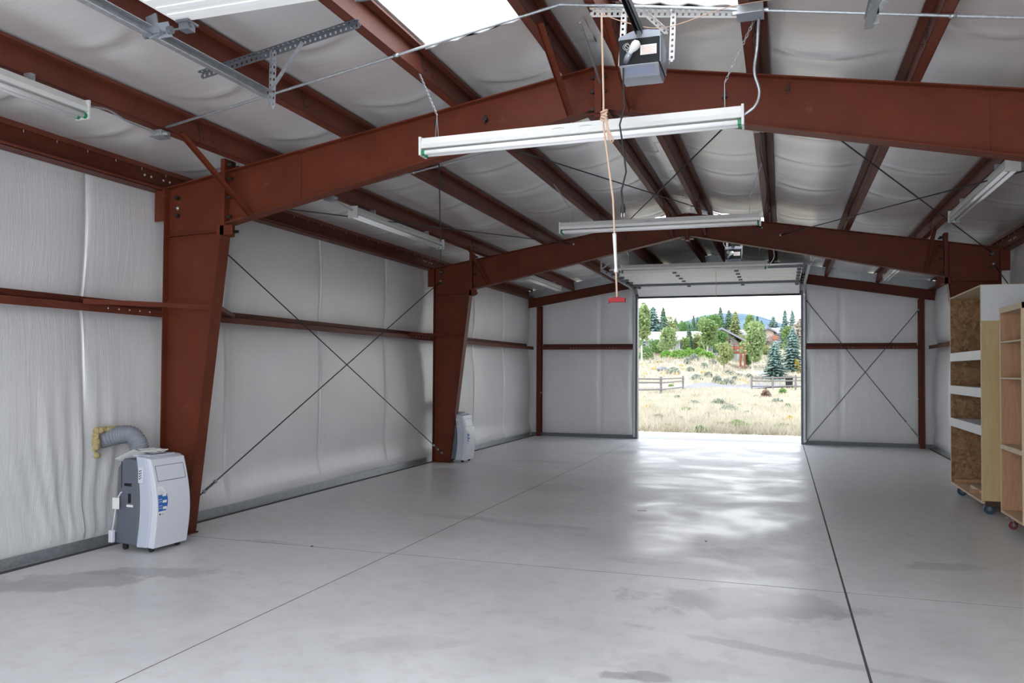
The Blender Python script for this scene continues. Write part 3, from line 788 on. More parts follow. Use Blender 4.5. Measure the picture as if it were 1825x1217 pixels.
# ------------------------------------------------------------------ conduit and boxes
def conduit(Y, xs_, label):
    pts = [(x, Y, zr(abs(x-RX))-.018) for x in xs_]
    b_ = MB(); b_.tube(pts, .011, 8)
    for x in xs_[1:-1]:
        if abs(x-RX) > .5: b_.tube([(x-.02, Y, zr(abs(x-RX))-.018), (x+.02, Y, zr(abs(x-RX))-.018)], .015, 8)
    return centred('conduit', b_, M['galv'], label, 'conduit', 'electrical conduits', True)
conduit(5.36, [-4.80, -3.81, -2.71, -1.70, -1.455, -1.2, -.22, .97, 2.0, 2.9], 'galvanised conduit crossing under the purlins in front of the near frame')
conduit(7.97, [-4.78, -3.81, -2.71, -1.70, -1.455, -1.2, -.24], 'galvanised conduit crossing under the purlins behind the near frame')
def jbox(loc, label, s=(.11, .11, .05), mat='galv'):
    t = thing('junction_box', label, 'junction box', loc, 0, 'electrical junction boxes')
    put('box', MB().box(-s[0]/2, s[0]/2, -s[1]/2, s[1]/2, 0, s[2]), M[mat], t, bevel=.004)
    put('cover_plate', MB().box(-s[0]/2-.004, s[0]/2+.004, -s[1]/2-.004, s[1]/2+.004, -.004, 0), M['grey_metal'], t)
    put('connector', MB().tube([(-s[0]/2-.03, 0, s[2]/2), (s[0]/2+.03, 0, s[2]/2)], .014, 8), M['galv'], t)
jbox((-4.86, 5.36, 3.545), 'grey steel junction box under the left purlin at the near conduit end')
jbox((-.19, 5.36, 3.93), 'grey steel junction box near the top centre beside the ridge purlins', (.16, .12, .06))
jbox((-4.83, 7.97, 3.545), 'grey steel junction box under the left purlin behind the near frame')
jbox((-.20, 7.97, 3.93), 'small white junction box behind the right end of the nearest hanging light', (.12, .09, .04), 'white_metal')
def wire(pts, r, mat, label, cat='cable', name='cable', group=None, n=None):
    P = [Vector(p) for p in pts]; out = []
    for i in range(len(P)-1):       # Catmull-Rom
        p0, p1, p2, p3 = P[max(i-1, 0)], P[i], P[i+1], P[min(i+2, len(P)-1)]
        for k_ in range(8):
            q = k_/8; out.append(.5*((2*p1)+(-p0+p2)*q+(2*p0-5*p1+4*p2-p3)*q*q+(-p0+3*p1-3*p2+p3)*q**3))
    out.append(P[-1]); return centred(name, MB().tube(out, r, 6), M[mat], label, cat, group, True)
wire([(-.14, 5.40, 3.93), (-.15, 5.42, 3.75), (-.17, 5.5, 3.62), (-.14, 5.55, 3.50), (-.17, 5.60, 3.42), (-.25, 5.62, 3.37)], .010, 'galv', 'silver flexible conduit looping down to the nearest hanging light')
wire([(-.19, 8.0, 3.93), (-.21, 8.6, 3.90), (-.17, 9.0, 3.75), (-.16, 9.4, 3.62), (-.19, 9.55, 3.42)], .007, 'steel', 'dark cable running down to the middle hanging light')
wire([(-.2, 13.6, 3.98), (-.15, 13.66, 3.7), (-.12, 13.7, 3.5), (-.2, 13.72, 3.37)], .008, 'galv', 'thin cable looping to the hanging light before the back door')
wire([(-4.86, 5.31, 3.57), (-4.85, 5.0, 3.57), (-4.85, 4.8, 3.60), (-4.85, 4.57, 3.56)], .008, 'galv', 'short silver cable from box to the near left strip light')
wire([(-4.83, 8.02, 3.57), (-4.83, 8.2, 3.55), (-4.83, 8.35, 3.53), (-4.84, 8.48, 3.53)], .008, 'galv', 'short silver cable from box to the middle left strip light')
wire([(-1.22, 5.25, 4.08), (-1.0, 5.23, 3.95), (-.72, 5.25, 3.88), (-.3, 5.27, 3.97), (.2, 5.27, 3.98)], .003, 'rope', 'thin tan wire strung slackly across the ridge near the opener')

# ------------------------------------------------------------------ door openers
def opener(loc, label, rail_len, rdir):
    t = thing('door_opener', label, 'garage door opener', loc, 0, 'ceiling door openers')
    # body: black faced box with grey sloping underside light cover; the face looks along -Y
    put('housing', MB().prism([(-.13, .13), (-.13, -.055), (.20, -.055), (.20, .12), (.10, .16), (-.05, .16)], -.145, .145, 'x'), M['black'], t, bevel=.006)
    top = MB(); top.prism([(-.125, .131), (-.05, .175), (.09, .175), (.19, .125), (.19, .12), (-.125, .126)], -.150, .150, 'x'); top.box(.146, .152, -.12, .19, -.05, .15); top.prism([(-.15, .13), (-.145, .15), (-.05, .185), (.06, .185), (.15, .172), (.15, .13)], -.128, -.120, 'y'); put('side_sheet', top, M['grey_metal'], t)
    put('light_cover', MB().prism([(-.13, -.055), (-.05, -.125), (.12, -.125), (.20, -.055)], -.14, .14, 'x'), M['grey_metal'], t, bevel=.005)
    lab = MB(); lab.obox((.0, -.092, -.0905), (1, 0, 0), (0, .08, -.07), (0, -.07, -.08), .20, .055, .002); put('label_plate', lab, M['label'], t)
    put('sticker', MB().box(.01, .125, -.1335, -.131, .005, .075), M['paper'], t)
    l2 = MB()
    for i in range(6): l2.box(.02, .115-(.02 if i % 2 else 0), -.1345, -.1336, .012+i*.0095, .015+i*.0095)
    put('sticker_print', l2, M['redtext'], t)
    lg = MB()
    for cx in (-.085, -.045):
        lg.tube([(cx+.018*math.cos(a*PI/8), -.132, .075+.018*math.sin(a*PI/8)) for a in range(17)], .0016, 4, False)
        lg.bar((cx-.011, -.132, .086), (cx+.011, -.132, .064), .003, .002)
    lg.tube([(-.085+.03*math.cos(a*PI/8), -.132, .075+.026*math.sin(a*PI/8)) for a in range(3, 14)], .001, 4, False)
    for i in range(4): lg.box(-.09+i*.012, -.084+i*.012, -.133, -.131, .038, .043)
    put('emblem', lg, M['paper'], t)
    put('bulb_socket', MB().tube([(-.095, -.125, -.03), (-.075, -.16, -.012), (-.055, -.185, .008)], [.022, .022, .019], 12), M['grey_metal'], t, True)
    put('bulb', MB().tube([(-.058, -.182, .006), (-.046, -.192, .016), (-.025, -.207, .034), (-.008, -.219, .048), (.006, -.229, .060), (.013, -.234, .066)], [.014, .018, .030, .034, .026, .006], 16), M['bulb'], t, True)
    rl = MB()
    for dx in (-.022, .022): rl.bar((dx, -.05, .185), (dx*.8, -.05-rail_len, .185), .006, .05)
    rl.bar((0, -.05, .208), (0, -.05-rail_len, .208), .05, .005); put('rail', rl, M['black'], t)
    put('drive_chain', MB().tube([(0, .02, .185), (0, -.05-rail_len, .185)], .006, 6), M['galv_dark'], t)
    # perforated hanger: cross angle under the purlins and two drops
    return t
op = opener((-.855, 5.10, 3.585), 'black garage door opener with frosted bulb hanging below the ridge, nearest', 5.0, -1)
op.location = (-.85, 5.14, 3.625)
op_s = .88
for c_ in op.children: c_.scale = (op_s,)*3
o0 = Vector(op.location)
b_ = MB(); perf_angle(b_, Vector((-1.24, 5.42, 4.135))-o0, Vector((-.20, 5.42, 3.99))-o0, .045, (0, -1, 0), (0, 0, -1)); put('hanger_angle', b_, M['white_metal'], op)
for x, z1 in ((-1.00, 4.10), (-.70, 4.06)):
    b_ = MB(); perf_angle(b_, Vector((x, 5.40, z1))-o0, Vector((x, 5.30, 3.68))-o0, .035, (1 if x > -.9 else -1, 0, 0), (0, 1, 0)); put('hanger_strap', b_, M['white_metal'], op)
b_ = MB(); perf_angle(b_, Vector((-.86, 5.42, 4.07))-o0, Vector((-.72, 5.40, 3.92))-o0, .03, (0, 0, -1), (0, -1, 0)); put('hanger_strap', b_, M['white_metal'], op)
op2 = opener((-.86, 15.6, 3.78), 'small dark garage door opener hanging above the raised back door', 0.2, 1)
op2.rotation_euler = (0, 0, 0)
o2 = Vector(op2.location)
put('rear_rail', MB().bar((0, .2, .18), (0, 3.7, .06), .04, .04), M['galv_dark'], op2)
for x in (-.99, -.73):
    b_ = MB(); perf_angle(b_, Vector((x, 15.6, 4.10))-o2, Vector((x, 15.6, 3.82))-o2, .032, (1, 0, 0), (0, 1, 0)); put('hanger_strap', b_, M['white_metal'], op2)
wire([(-.96, 15.45, 3.9), (-1.03, 15.4, 4.02), (-.9, 15.4, 4.05), (-.86, 15.4, 3.92)], .005, 'white_metal', 'white wire looping over the opener above the back door')
# power cord with plug
t = thing('power_cord', 'black power cord with plug dangling below the near opener', 'power cord', (-.95, 5.03, 3.56))
P = [(0, 0, 0), (.0, 0, -.10), (.01, 0, -.25), (-.02, -.01, -.36), (.0, 0, -.50), (.02, 0, -.66), (-.01, 0, -.78), (0, 0, -.87)]
pp = []
for i in range(len(P)-1):
    for q in range(6):
        f_ = q/6; f_ = f_*f_*(3-2*f_); pp.append(Vector(P[i]).lerp(Vector(P[i+1]), f_))
pp.append(Vector(P[-1]))
put('cord', MB().tube(pp, .0055, 6), M['black_rubber'], t, True)
put('plug', MB().tube([(0, 0, -.86), (0, 0, -.885), (0, 0, -.92)], [.008, .018, .016], 10), M['black_rubber'], t)
put('prong', MB().box(-.01, -.007, -.004, .004, -.945, -.92).box(.007, .01, -.004, .004, -.945, -.92), M['galv'], t)
# release rope with knot and red handle
t = thing('release_rope', 'tan pull rope with a knot and a red handle hanging from the near door rail', 'pull rope', (-.98, 4.72, 2.06))
put('rope', MB().tube([(-.045, 0, 1.73), (-.03, 0, 1.2), (-.03, 0, 1.05), (.03, 0, .6), (.055, 0, .02)], .006, 8), M['rope'], t, True)
k_ = MB()
for i in range(5): k_.tube([(-.004+.019*math.cos(a*PI/4+i), .014*math.sin(a*PI/4), 1.075-i*.013+.006*math.sin(a)) for a in range(9)], .006, 6, False)
k_.tube([(.0, -.01, 1.04), (.018, -.012, .98), (.055, -.012, .89), (.05, -.012, .875), (.035, -.012, .90), (.012, -.01, 1.03)], .005, 6)
k_.tube([(.01, -.01, 1.03), (.020, -.014, .93), (.03, -.014, .90)], .005, 6)
put('knot', k_, M['rope'], t, True, loc=(-.022, 0, .06))
k_ = MB(); k_.tube([(.038, 0, .40), (.043, 0, .30), (.048, 0, .2), (.049, 0, .17)], [.012, .010, .009, .014], 8); put('sleeve', k_, M['white_metal'], t, True)
put('handle', MB().prism([(-.045, -.008), (-.05, -.016), (-.05, .016), (.0, .022), (.05, .016), (.05, -.016), (.045, -.008)], -.011, .011, 'y'), M['red_handle'], t, bevel=.003, loc=(.055, 0, .0))
wire([(-1.2, 15.9, 3.60), (-1.2, 15.9, 2.9), (-1.2, 15.9, 2.2)], .004, 'rope', 'thin cord hanging in the back doorway from the raised door', 'pull cord', 'pull_cord')
# opener support tube from the near frame's ridge
centred('support_tube', MB().tube([(-1.42, 6.5, 4.02), (-1.36, 5.55, 4.12)], .010, 8), M['galv'], 'slim chrome tube rising from the near frame ridge', 'tube')

# ------------------------------------------------------------------ air conditioners
def smooth_pts(P, n=5):
    return P
def air_con(loc, rz, label, hose=True):
    """front looks along +X in its own space; width along Y .43, depth .42, height .84"""
    t = thing('portable_air_conditioner', label, 'air conditioner', loc, rz, 'portable air conditioners')
    H0_, H1 = .055, .84
    def prof(x0f, n=14):     # curved front outline (x, z)
        return [(x0f+.035*math.sin(PI*i/n), H0_+(H1-.03-H0_)*i/n) for i in range(n+1)]
    # rear shell
    fr = [(.03+.035*math.sin(PI*i/14)*.8-.02*(i/14), H0_+(H1-.05-H0_)*i/14) for i in range(15)]
    put('rear_shell', MB().prism([(-.21, H0_+.01), ]+fr+[(-.13, H1-.035), (-.20, H1-.12)], -.205, .205, 'y'), M['ac_grey'], t, bevel=.012)
    # front bezel: pale side cheeks
    a = [(.03+.05*math.sin(PI*i/14)*.8-.02*(i/14), H0_-.01+(H1-H0_)*i/14) for i in range(15)]
    c = [(.145+.055*math.sin(PI*i/14)-.03*(i/14), H0_-.01+(H1-.01-H0_)*i/14) for i in range(15)]
    put('cheek', MB().prism(a+c[::-1], -.215, .215, 'y'), M['ac_light'], t, bevel=.01)
    c2 = [(.205+.055*math.sin(PI*i/14)-.045*(i/14), H0_-.015+(H1-.02-H0_)*i/14) for i in range(15)]
    put('front_panel', MB().prism([(p-.015, q) for p, q in c]+c2[::-1], -.20, .20, 'y'), M['ac_white'], t, bevel=.008)
    def fx(z):
        i = (z-(H0_-.015))/(H1-.02-H0_)*14; q = max(0, min(14, i)); return .205+.055*math.sin(PI*q/14)-.045*(q/14)
    # louvre outline
    b_ = MB(); z0, z1 = .615, .745
    for (y0, za, y1, zb) in ((-.165, z0, .165, z0), (-.165, z1, .165, z1), (-.165, z0, -.165, z1), (.165, z0, .165, z1)):
        b_.bar((fx(za)+.0005, y0, za), (fx(zb)+.0005, y1, zb), .004, .004)
    put('louvre', b_, M['ac_grey'], t)
    # rating sticker: white disc cut with a blue block
    n = 20; s_ = MB(); cy, cz, r = -.155, .45, .10
    ring = [(cy+max(-.03, r*.85*math.cos(2*PI*i/n)), cz+r*1.25*math.sin(2*PI*i/n)) for i in range(n)]
    vs = [(fx(q)+.0015, p, q) for p, q in ring]; s_.add(vs, [tuple(range(n))]); s_.add([(x-.003, y, z) for x, y, z in vs], [tuple(range(n))[::-1]]); put('energy_sticker', s_, M['paper'], t)
    s_ = MB()
    for i in range(8):
        za, zb = .36+i*.018, .36+(i+1)*.018+.0005
        yr = lambda z: cy+.085*math.sqrt(max(0, 1-((z-cz)/.125)**2))-.003
        s_.add([(fx(za)+.0025, cy-.028, za), (fx(za)+.0025, yr(za), za), (fx(zb)+.0025, yr(zb), zb), (fx(zb)+.0025, cy-.028, zb)], [(0, 1, 2, 3)])
    put('sticker_print', s_, M['blue'], t)
    s_ = MB()
    for z in (.375, .43, .485): s_.box(fx(z)+.003, fx(z)+.0045, cy+.02, cy+.065, z, z+.022)
    for z in (.385, .405, .44, .46, .50): s_.box(fx(z)+.003, fx(z)+.0042, cy-.022, cy+.012, z, z+.004)
    for z in (.52, .535): s_.box(fx(z)+.0028, fx(z)+.0036, cy-.022, cy+.03, z, z+.003)
    put('sticker_letters', s_, M['paper'], t)
    put('brand_mark', MB().ball((fx(.335)+.002, -.165, .335), .009, 10, 6, (.2, 1, 1)), M['red_handle'], t)
    text_mesh('LG', .022, M['ac_grey'], 'brand_lettering', t, (fx(.335)+.002, -.15, .328), (PI/2, 0, PI/2))
    text_mesh('LG', .022, M['paper'], 'brand_lettering', t, (fx(.57)+.002, -.01, .562), (PI/2, 0, PI/2))
    # top control deck
    d = MB(); d.box(-.09, .10, -.15, .15, H1-.025, H1-.005)
    for i in range(4): d.tube([(.03, -.10+i*.03, H1-.006), (.03, -.10+i*.03, H1)], .009, 8)
    put('control_panel', d, M['ac_light'], t, bevel=.004)
    # remote and side details on the near cheek (y = -)
    put('remote_control', MB().box(.055, .105, -.232, -.214, .60, .745), M['ac_white'], t, bevel=.006)
    rb = MB()
    for i in range(4): rb.ball((.075, -.233, .64+i*.022), .006, 6, 4); rb.ball((.090, -.233, .65+i*.02), .005, 6, 4)
    put('remote_button', rb, M['black'], t)
    g_ = MB(); g_.box(-.12, -.04, -.2085, -.204, .565, .590); g_.box(-.075, -.045, -.2085, -.204, .42, .50); g_.box(-.155, -.15, -.2085, -.204, .55, .78); put('side_slot', g_, M['black'], t)
    put('side_sticker', MB().box(-.09, -.02, -.209, -.205, .385, .405), M['paper'], t)
    for x in (-.15, .14):
        for y in (-.15, .15):
            c_ = put('caster', MB().box(x-.018, x+.018, y-.016, y+.016, .035, .07), M['black_rubber'], t)
            put('wheel', MB().tube([(x, y-.012, .0255), (x, y+.012, .0255)], .025, 14), M['black_rubber'], c_)
    if hose:
        # from the back up and over into the wall
        inv = (Matrix.Translation(Vector(loc)) @ Matrix.Rotation(rz, 4, 'Z')).inverted()
        P = [inv @ Vector(q) for q in hose]
        path = []
        for i in range(len(P)-1):
            p0, p1, p2, p3 = P[max(i-1, 0)], P[i], P[i+1], P[min(i+2, len(P)-1)]
            for k2 in range(22):
                q = k2/22; path.append(.5*((2*p1)+(-p0+p2)*q+(2*p0-5*p1+4*p2-p3)*q*q+(-p0+3*p1-3*p2+p3)*q**3))
        rr = [.078+.005*math.sin(i*PI*.55) for i in range(len(path))]
        put('exhaust_hose', MB().tube(path, rr, 20), M['ac_hose'], t, True)
    t.scale = (1.03,)*3
    return t
ac = air_con((-5.485, 6.035, 0), -.03, 'white and slate portable air conditioner by the left wall, nearest, hose into the wall',
             [(-5.69, 6.08, .60), (-5.68, 6.08, .78), (-5.69, 6.07, .91), (-5.75, 6.04, .99), (-5.86, 6.0, .985), (-6.02, 5.95, .94)])
air_con((-5.52, 13.52, 0), .0, 'white and slate portable air conditioner partly hidden behind the second left column',
        [(-5.70, 13.60, .60), (-5.70, 13.62, .80), (-5.72, 13.65, .92), (-5.82, 13.72, .97), (-5.98, 13.76, .93)])
# cord with its wall plug, hanging beside the near unit
t = thing('plug_cord', 'pale power cord with a boxy plug hanging beside the near air conditioner', 'power cord', (-5.68, 5.81, .02))
put('cord', MB().tube([(.06, .06, .52), (.03, .01, .50), (.0, -.01, .42), (-.0, -.015, .35), (-.01, -.02, .26), (-.02, -.03, .14)], .006, 8), M['ac_white'], t, True)
put('plug', MB().box(-.045, .0, -.05, -.01, .06, .17), M['ac_white'], t, bevel=.008)
put('cord_tag', MB().box(-.02, .055, -.031, -.028, .36, .46), M['paper'], t)
# manuals on top of the units
def papers(loc, rz, label, n, tilt):
    t = thing('paper_manual', label, 'papers', loc, rz, 'paper manuals on the air conditioners')
    for i in range(n):
        b_ = MB(); w, l = .15+.02*(i % 2), .21
        for j in range(7):
            u0, u1 = j/7, (j+1)/7
            f_ = lambda u: .006+i*.006+tilt*(u-.5)**2*.12+(.0 if i else .01*u)
            b_.obox((0, -l/2+l*(u0+u1)/2, f_((u0+u1)/2)), (1, 0, 0), (0, l/7, f_(u1)-f_(u0)), (0, -(f_(u1)-f_(u0)), l/7), w, l/7+.003, .003)
        o = put('sheet', b_, M['paper'], t); o.rotation_euler = (0, 0, .5*i-.4); 
    return t
papers((-5.47, 6.01, .862), .2, 'loose white manual pages lying on top of the near air conditioner', 4, .55)
papers((-5.50, 13.50, .862), .4, 'white papers lying on top of the far air conditioner', 3, .5)
t = thing('fallen_sheet', 'folded white sheet sliding off the corner of the near air conditioner', 'paper', (-5.59, 5.87, .785))
b_ = MB(); b_.obox((0, 0, .06), (1, .2, .5), (0, 1, -.35), (-.5, .1, 1), .20, .16, .002); put('sheet', b_, M['paper'], t)
# insulation around the hose hole
b_ = MB()
for i in range(150):
    a = random.uniform(.28*PI, 1.12*PI) if i % 7 else random.uniform(0, 1.3*PI); k_ = random.uniform(1.0, 1.35)
    y = 5.95+.125*max(-1.15, min(1.15, k_*1.3*math.cos(a))); z = .955+.105*max(-1.15, min(1.15, k_*1.3*math.sin(a)))
    b_.ball((-5.925+random.uniform(-.02, .012), y, z), random.uniform(.014, .028), 7, 5, (.8, random.uniform(.7, 1.8), 1))
centred('pipe_insulation', b_, M['foam'], 'torn yellow insulation around the hose hole in the left wall', 'insulation', None, True)
b_ = MB()
for i in range(20):
    a = 2*PI*i/20; b_.ball((-5.925, 13.76+.11*math.cos(a), .95+.10*math.sin(a)), .03, 8, 6)
centred('pipe_insulation', b_, M['foam'], 'yellow insulation around the hose behind the second left column', 'insulation', None, True)

# ------------------------------------------------------------------ shelves on casters
def caster(t, x, y, r, wmat, top, w=.035, rz=0):
    c_ = put('caster', MB().box(x-.045, x+.045, y-.035, y+.035, top-.006, top).bar((x+.01, y-w/2-.006, top-.01), (x+.022, y-w/2-.006, r*.9), .005, .035, (0, 1, 0)).bar((x+.01, y+w/2+.006, top-.01), (x+.022, y+w/2+.006, r*.9), .005, .035, (0, 1, 0)), M['galv'], t)
    put('wheel', MB().tube([(x+.02, y-w/2, r), (x+.02, y-w/2+.004, r), (x+.02, y+w/2-.004, r), (x+.02, y+w/2, r)], [r*.93, r, r, r*.93], 24), wmat, c_)
    put('hub', MB().tube([(x+.02, y-w/2-.002, r), (x+.02, y+w/2+.002, r)], r*.45, 14), M['galv_dark'], c_)
def bx(*a): return MB().box(*a)
t = thing('rolling_shelf_unit', 'tall wooden shelf unit on blue casters with white topped side', 'shelf unit', (2.20, 10.66, 0), 0)
D, Lr, Zb, Zt = .62, 1.84, .135, 2.67
put('side_panel', bx(0, D, 0, .019, Zb+.03, 2.255), M['ply'], t)
put('painted_top_panel', bx(.0, D, -.001, .019, 2.255, Zt), M['white_paint'], t)
put('side_edge', bx(-.003, .0, -.001, .034, Zb, Zt), M['ply_edge'], t)
put('base_board', bx(.03, D, -.012, .019, .105, Zb+.03), M['dark_wood'], t)
put('side_panel', bx(0, D, Lr-.019, Lr, Zb, Zt), M['osb'], t)
put('side_edge', bx(-.003, .0, Lr-.03, Lr+.001, Zb, Zt), M['ply_edge'], t)
put('back_panel', bx(D-.012, D, .019, Lr-.019, Zb, Zt), M['osb'], t)
put('top_panel', bx(-.002, D, .0, Lr, Zt-.012, Zt+.006), M['ply_edge'], t)
put('bottom_panel', bx(-.002, D, .019, Lr-.019, Zb-.005, Zb+.02), M['ply_pale'], t)
put('cleat', bx(.12, .16, .06, Lr-.6, Zb+.02, Zb+.06), M['ply_pale'], t); put('cleat', bx(.03, D-.02, Lr-.06, Lr-.02, Zb+.02, Zb+.06), M['ply_red'], t)
put('cleat', bx(.02, D-.02, .75, .79, Zb+.02, Zb+.055), M['ply_red'], t)
for z in (1.80, 1.36, .92):
    s_ = put('shelf', bx(.002, D-.013, .02, Lr-.02, z+.085, z+.103), M['white_paint'], t)
    put('shelf_lip', bx(-.006, .013, .02, Lr-.02, z, z+.112), M['white_paint'], s_)
for x, y in ((.07, .10), (.07, Lr-.25), (D-.1, .10), (D-.1, Lr-.25)): caster(t, x, y, .062, M['wheel_blue'], Zb-.005 if y > .2 else .13)
t = thing('rolling_shelf_unit', 'shorter birch plywood shelf unit on red casters at the right picture edge', 'shelf unit', (2.22, 9.06, 0), 0)
D, Lr, Zb, Zt = .62, .84, .165, 2.345
put('side_panel', bx(0, D, 0, .02, Zb, Zt), M['ply_pale'], t); put('side_edge', bx(-.004, 0, -.001, .022, Zb, Zt), M['ply_edge'], t)
put('side_panel', bx(0, D, Lr-.02, Lr, Zb, Zt), M['ply_red'], t); put('side_edge', bx(-.004, 0, Lr-.022, Lr+.001, Zb, Zt), M['ply_edge'], t)
put('back_panel', bx(D-.01, D, .02, Lr-.02, Zb, Zt), M['ply_red'], t)
put('top_panel', bx(-.005, D, 0, Lr, Zt-.06, Zt), M['ply_edge'], t)
put('bottom_panel', bx(-.005, D, .02, Lr-.02, Zb, Zb+.025), M['ply_pale'], t)
put('base_board', bx(.04, D, 0, Lr, .125, Zb), M['dark_wood'], t)
for z, h in ((1.965, .016), (1.585, .016), (.84, .05)):
    put('shelf', bx(-.004, D-.012, .02, Lr-.02, z, z+h), M['ply_edge'], t)
for x, y in ((.07, .08), (.07, Lr-.09), (D-.1, .08), (D-.1, Lr-.09)): caster(t, x, y, .045, M['wheel_red'], .125, .03)

# small litter on the floor
for (u, v, w, l, lab, mt) in ((1144, 910, .05, .10, 'small white scrap of paper on the floor, mid hall', 'paper'), (1258, 965, .018, .018, 'dark pebble on the floor in the middle of the hall', 'bolt'), (556, 974, .03, .02, 'dark crumb lying in the floor joint left of centre', 'bolt')):
    x, y = fl(u, v); b_ = MB(); b_.obox((x, y, .004), (1, .3, 0), (-.3, 1, 0), (0, 0, 1), l, w, .006); centred('floor_scrap', b_, M[mt], lab, 'litter', None, bevel=.002)

# ------------------------------------------------------------------ outdoors
def field_mat():
    m, t, b, _ = _nodes('dry_grass_ground'); v = coords(t)
    n1 = nz(t, v, .25, 6, .6); n2 = nz(t, v, 2.5, 6, .7); n3 = nz(t, v, .09, 3)
    c = mix(t, ramp(t, n2, [(.35, 0), (.65, 1)]), (.38, .34, .26), (.50, .46, .37))
    c = mix(t, ramp(t, n1, [(.5, 0), (.62, .5)]), c, (.26, .30, .14))
    t.links.new(c, b.inputs['Base Color']); b.inputs['Roughness'].default_value = .95; b.inputs['Specular IOR Level'].default_value = .1
    bump(t, b, n2, .6, .1); return m
M['field'] = field_mat()
M['road'] = plain('grey_asphalt', (.17, .17, .19), .9, 0, .1, 3)
M['apron'] = plain('pale_gravel', (.50, .47, .43), .95, 0, .12, 8, .3)
def gz(X, Y):
    X = np.asarray(X, float); Y = np.asarray(Y, float); r = X/np.maximum(Y, 1)
    left = 3.7*smoothstep(72, 102, Y)+np.clip(Y-102, 0, 60)*.045
    right = np.clip(Y-74, 0, 82)*.062*smoothstep(70, 84, Y)+.035*np.clip(Y-105, 0, 50)
    w = smoothstep(-.095, -.045, r)
    bumps = .06*(np.sin(X*.9+Y*.35)+np.sin(X*.37-Y*.71+2))*smoothstep(24, 34, Y)
    return left*(1-w)+right*w+bumps-.03
Yg = np.concatenate([np.linspace(YE+.12, 30, 40), np.linspace(30.5, 120, 120), np.linspace(124, 420, 60)])
Tg = np.linspace(-1, 1, 90); y, tt = np.meshgrid(Yg, Tg, indexing='ij'); x = RX+tt*(20+y*.9); z = gz(x, y)
far = smoothstep(200, 420, y)*(-6); z = z+far
v = np.stack([x, y, z], -1).reshape(-1, 3); n1, n2 = y.shape; i = (np.arange(n1-1)[:, None]*n2+np.arange(n2-1)[None]).ravel()
b_ = MB(); b_.v = [tuple(q) for q in v]; b_.f = [tuple(int(a) for a in q) for q in np.stack([i, i+1, i+n2+1, i+n2], -1)]
struct(link('ground', b_.mesh('ground', M['field'], True, False)))
b_ = MB(); b_.box(-60, 60, -60, YN-.2, -.2, -.03); b_.box(-60, -6.25, YN-.2, YE+.2, -.2, -.03); b_.box(3.4, 60, YN-.2, YE+.2, -.2, -.03)
struct(put('ground_around', b_, M['apron']))
struct(put('driveway_apron', MB().box(-9, 6, YE+.12, 22.0, -.1, -.005), M['apron']))
def ribbon(pts, w, lift, mat, name):
    b_ = MB(); P = []
    for i in range(len(pts)-1):
        for k_ in range(12):
            q = k_/12; P.append((pts[i][0]*(1-q)+pts[i+1][0]*q, pts[i][1]*(1-q)+pts[i+1][1]*q))
    P.append(pts[-1]); vs = []
    for i, p in enumerate(P):
        a, b = P[max(i-1, 0)], P[min(i+1, len(P)-1)]; d = Vector((b[0]-a[0], b[1]-a[1])).normalized(); n = Vector((-d.y, d.x))
        for k_ in range(5):
            q = (k_/4-.5)*w; X, Y_ = p[0]+n.x*q, p[1]+n.y*q; vs.append((X, Y_, float(gz(X, Y_))+lift))
    fs = [(i*5+k_, i*5+k_+1, i*5+k_+6, i*5+k_+5) for i in range(len(P)-1) for k_ in range(4)]
    b_.add(vs, fs); return struct(link(name, b_.mesh(name, mat, True)))
ribbon([(-26, 50), (-12, 64), (-8.5, 70), (-5.5, 77), (1, 81), (12, 84), (30, 86)], 4.2, .10, M['road'], 'road')
ribbon([(-5.8, 96), (-3.6, 97), (-1.8, 94.5), (.5, 92)], 4.5, .16, M['apron'], 'driveway')

# mountain
b_ = MB(); xs_ = np.linspace(-1500, 1500, 160); ysm = np.linspace(2000, 3400, 40); x, y = np.meshgrid(xs_, ysm, indexing='ij')
pk = [(-160, 2600, 152, 290, 420), (-330, 2700, 130, 260, 380), (80, 2700, 120, 160, 400), (700, 2900, 60, 300, 300), (-900, 2900, 70, 300, 300)]
z = np.zeros_like(x)
for a, b, h, w1, w2 in pk: z = np.maximum(z, h*np.exp(-(np.abs((x-a)/w1)**2.2)-((y-b)/w2)**2))
z = z+3*fnoise(x, y, 8, .02, .03)+2*fnoise(x, y, 9, .07, .06)+30*np.exp(-(x/900)**2)
v = np.stack([x, y, z], -1).reshape(-1, 3); n1, n2 = x.shape; i = (np.arange(n1-1)[:, None]*n2+np.arange(n2-1)[None]).ravel()
b_.v = [tuple(q) for q in v]; b_.f = [tuple(int(a) for a in q) for q in np.stack([i, i+n2, i+n2+1, i+1], -1)]
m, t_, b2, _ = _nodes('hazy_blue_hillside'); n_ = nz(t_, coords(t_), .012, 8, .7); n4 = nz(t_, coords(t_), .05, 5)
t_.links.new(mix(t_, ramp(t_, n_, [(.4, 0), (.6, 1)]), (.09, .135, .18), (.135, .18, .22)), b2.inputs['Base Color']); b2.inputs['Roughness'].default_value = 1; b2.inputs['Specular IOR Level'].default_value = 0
struct(link('mountain', b_.mesh('mountain', m, True, False)))

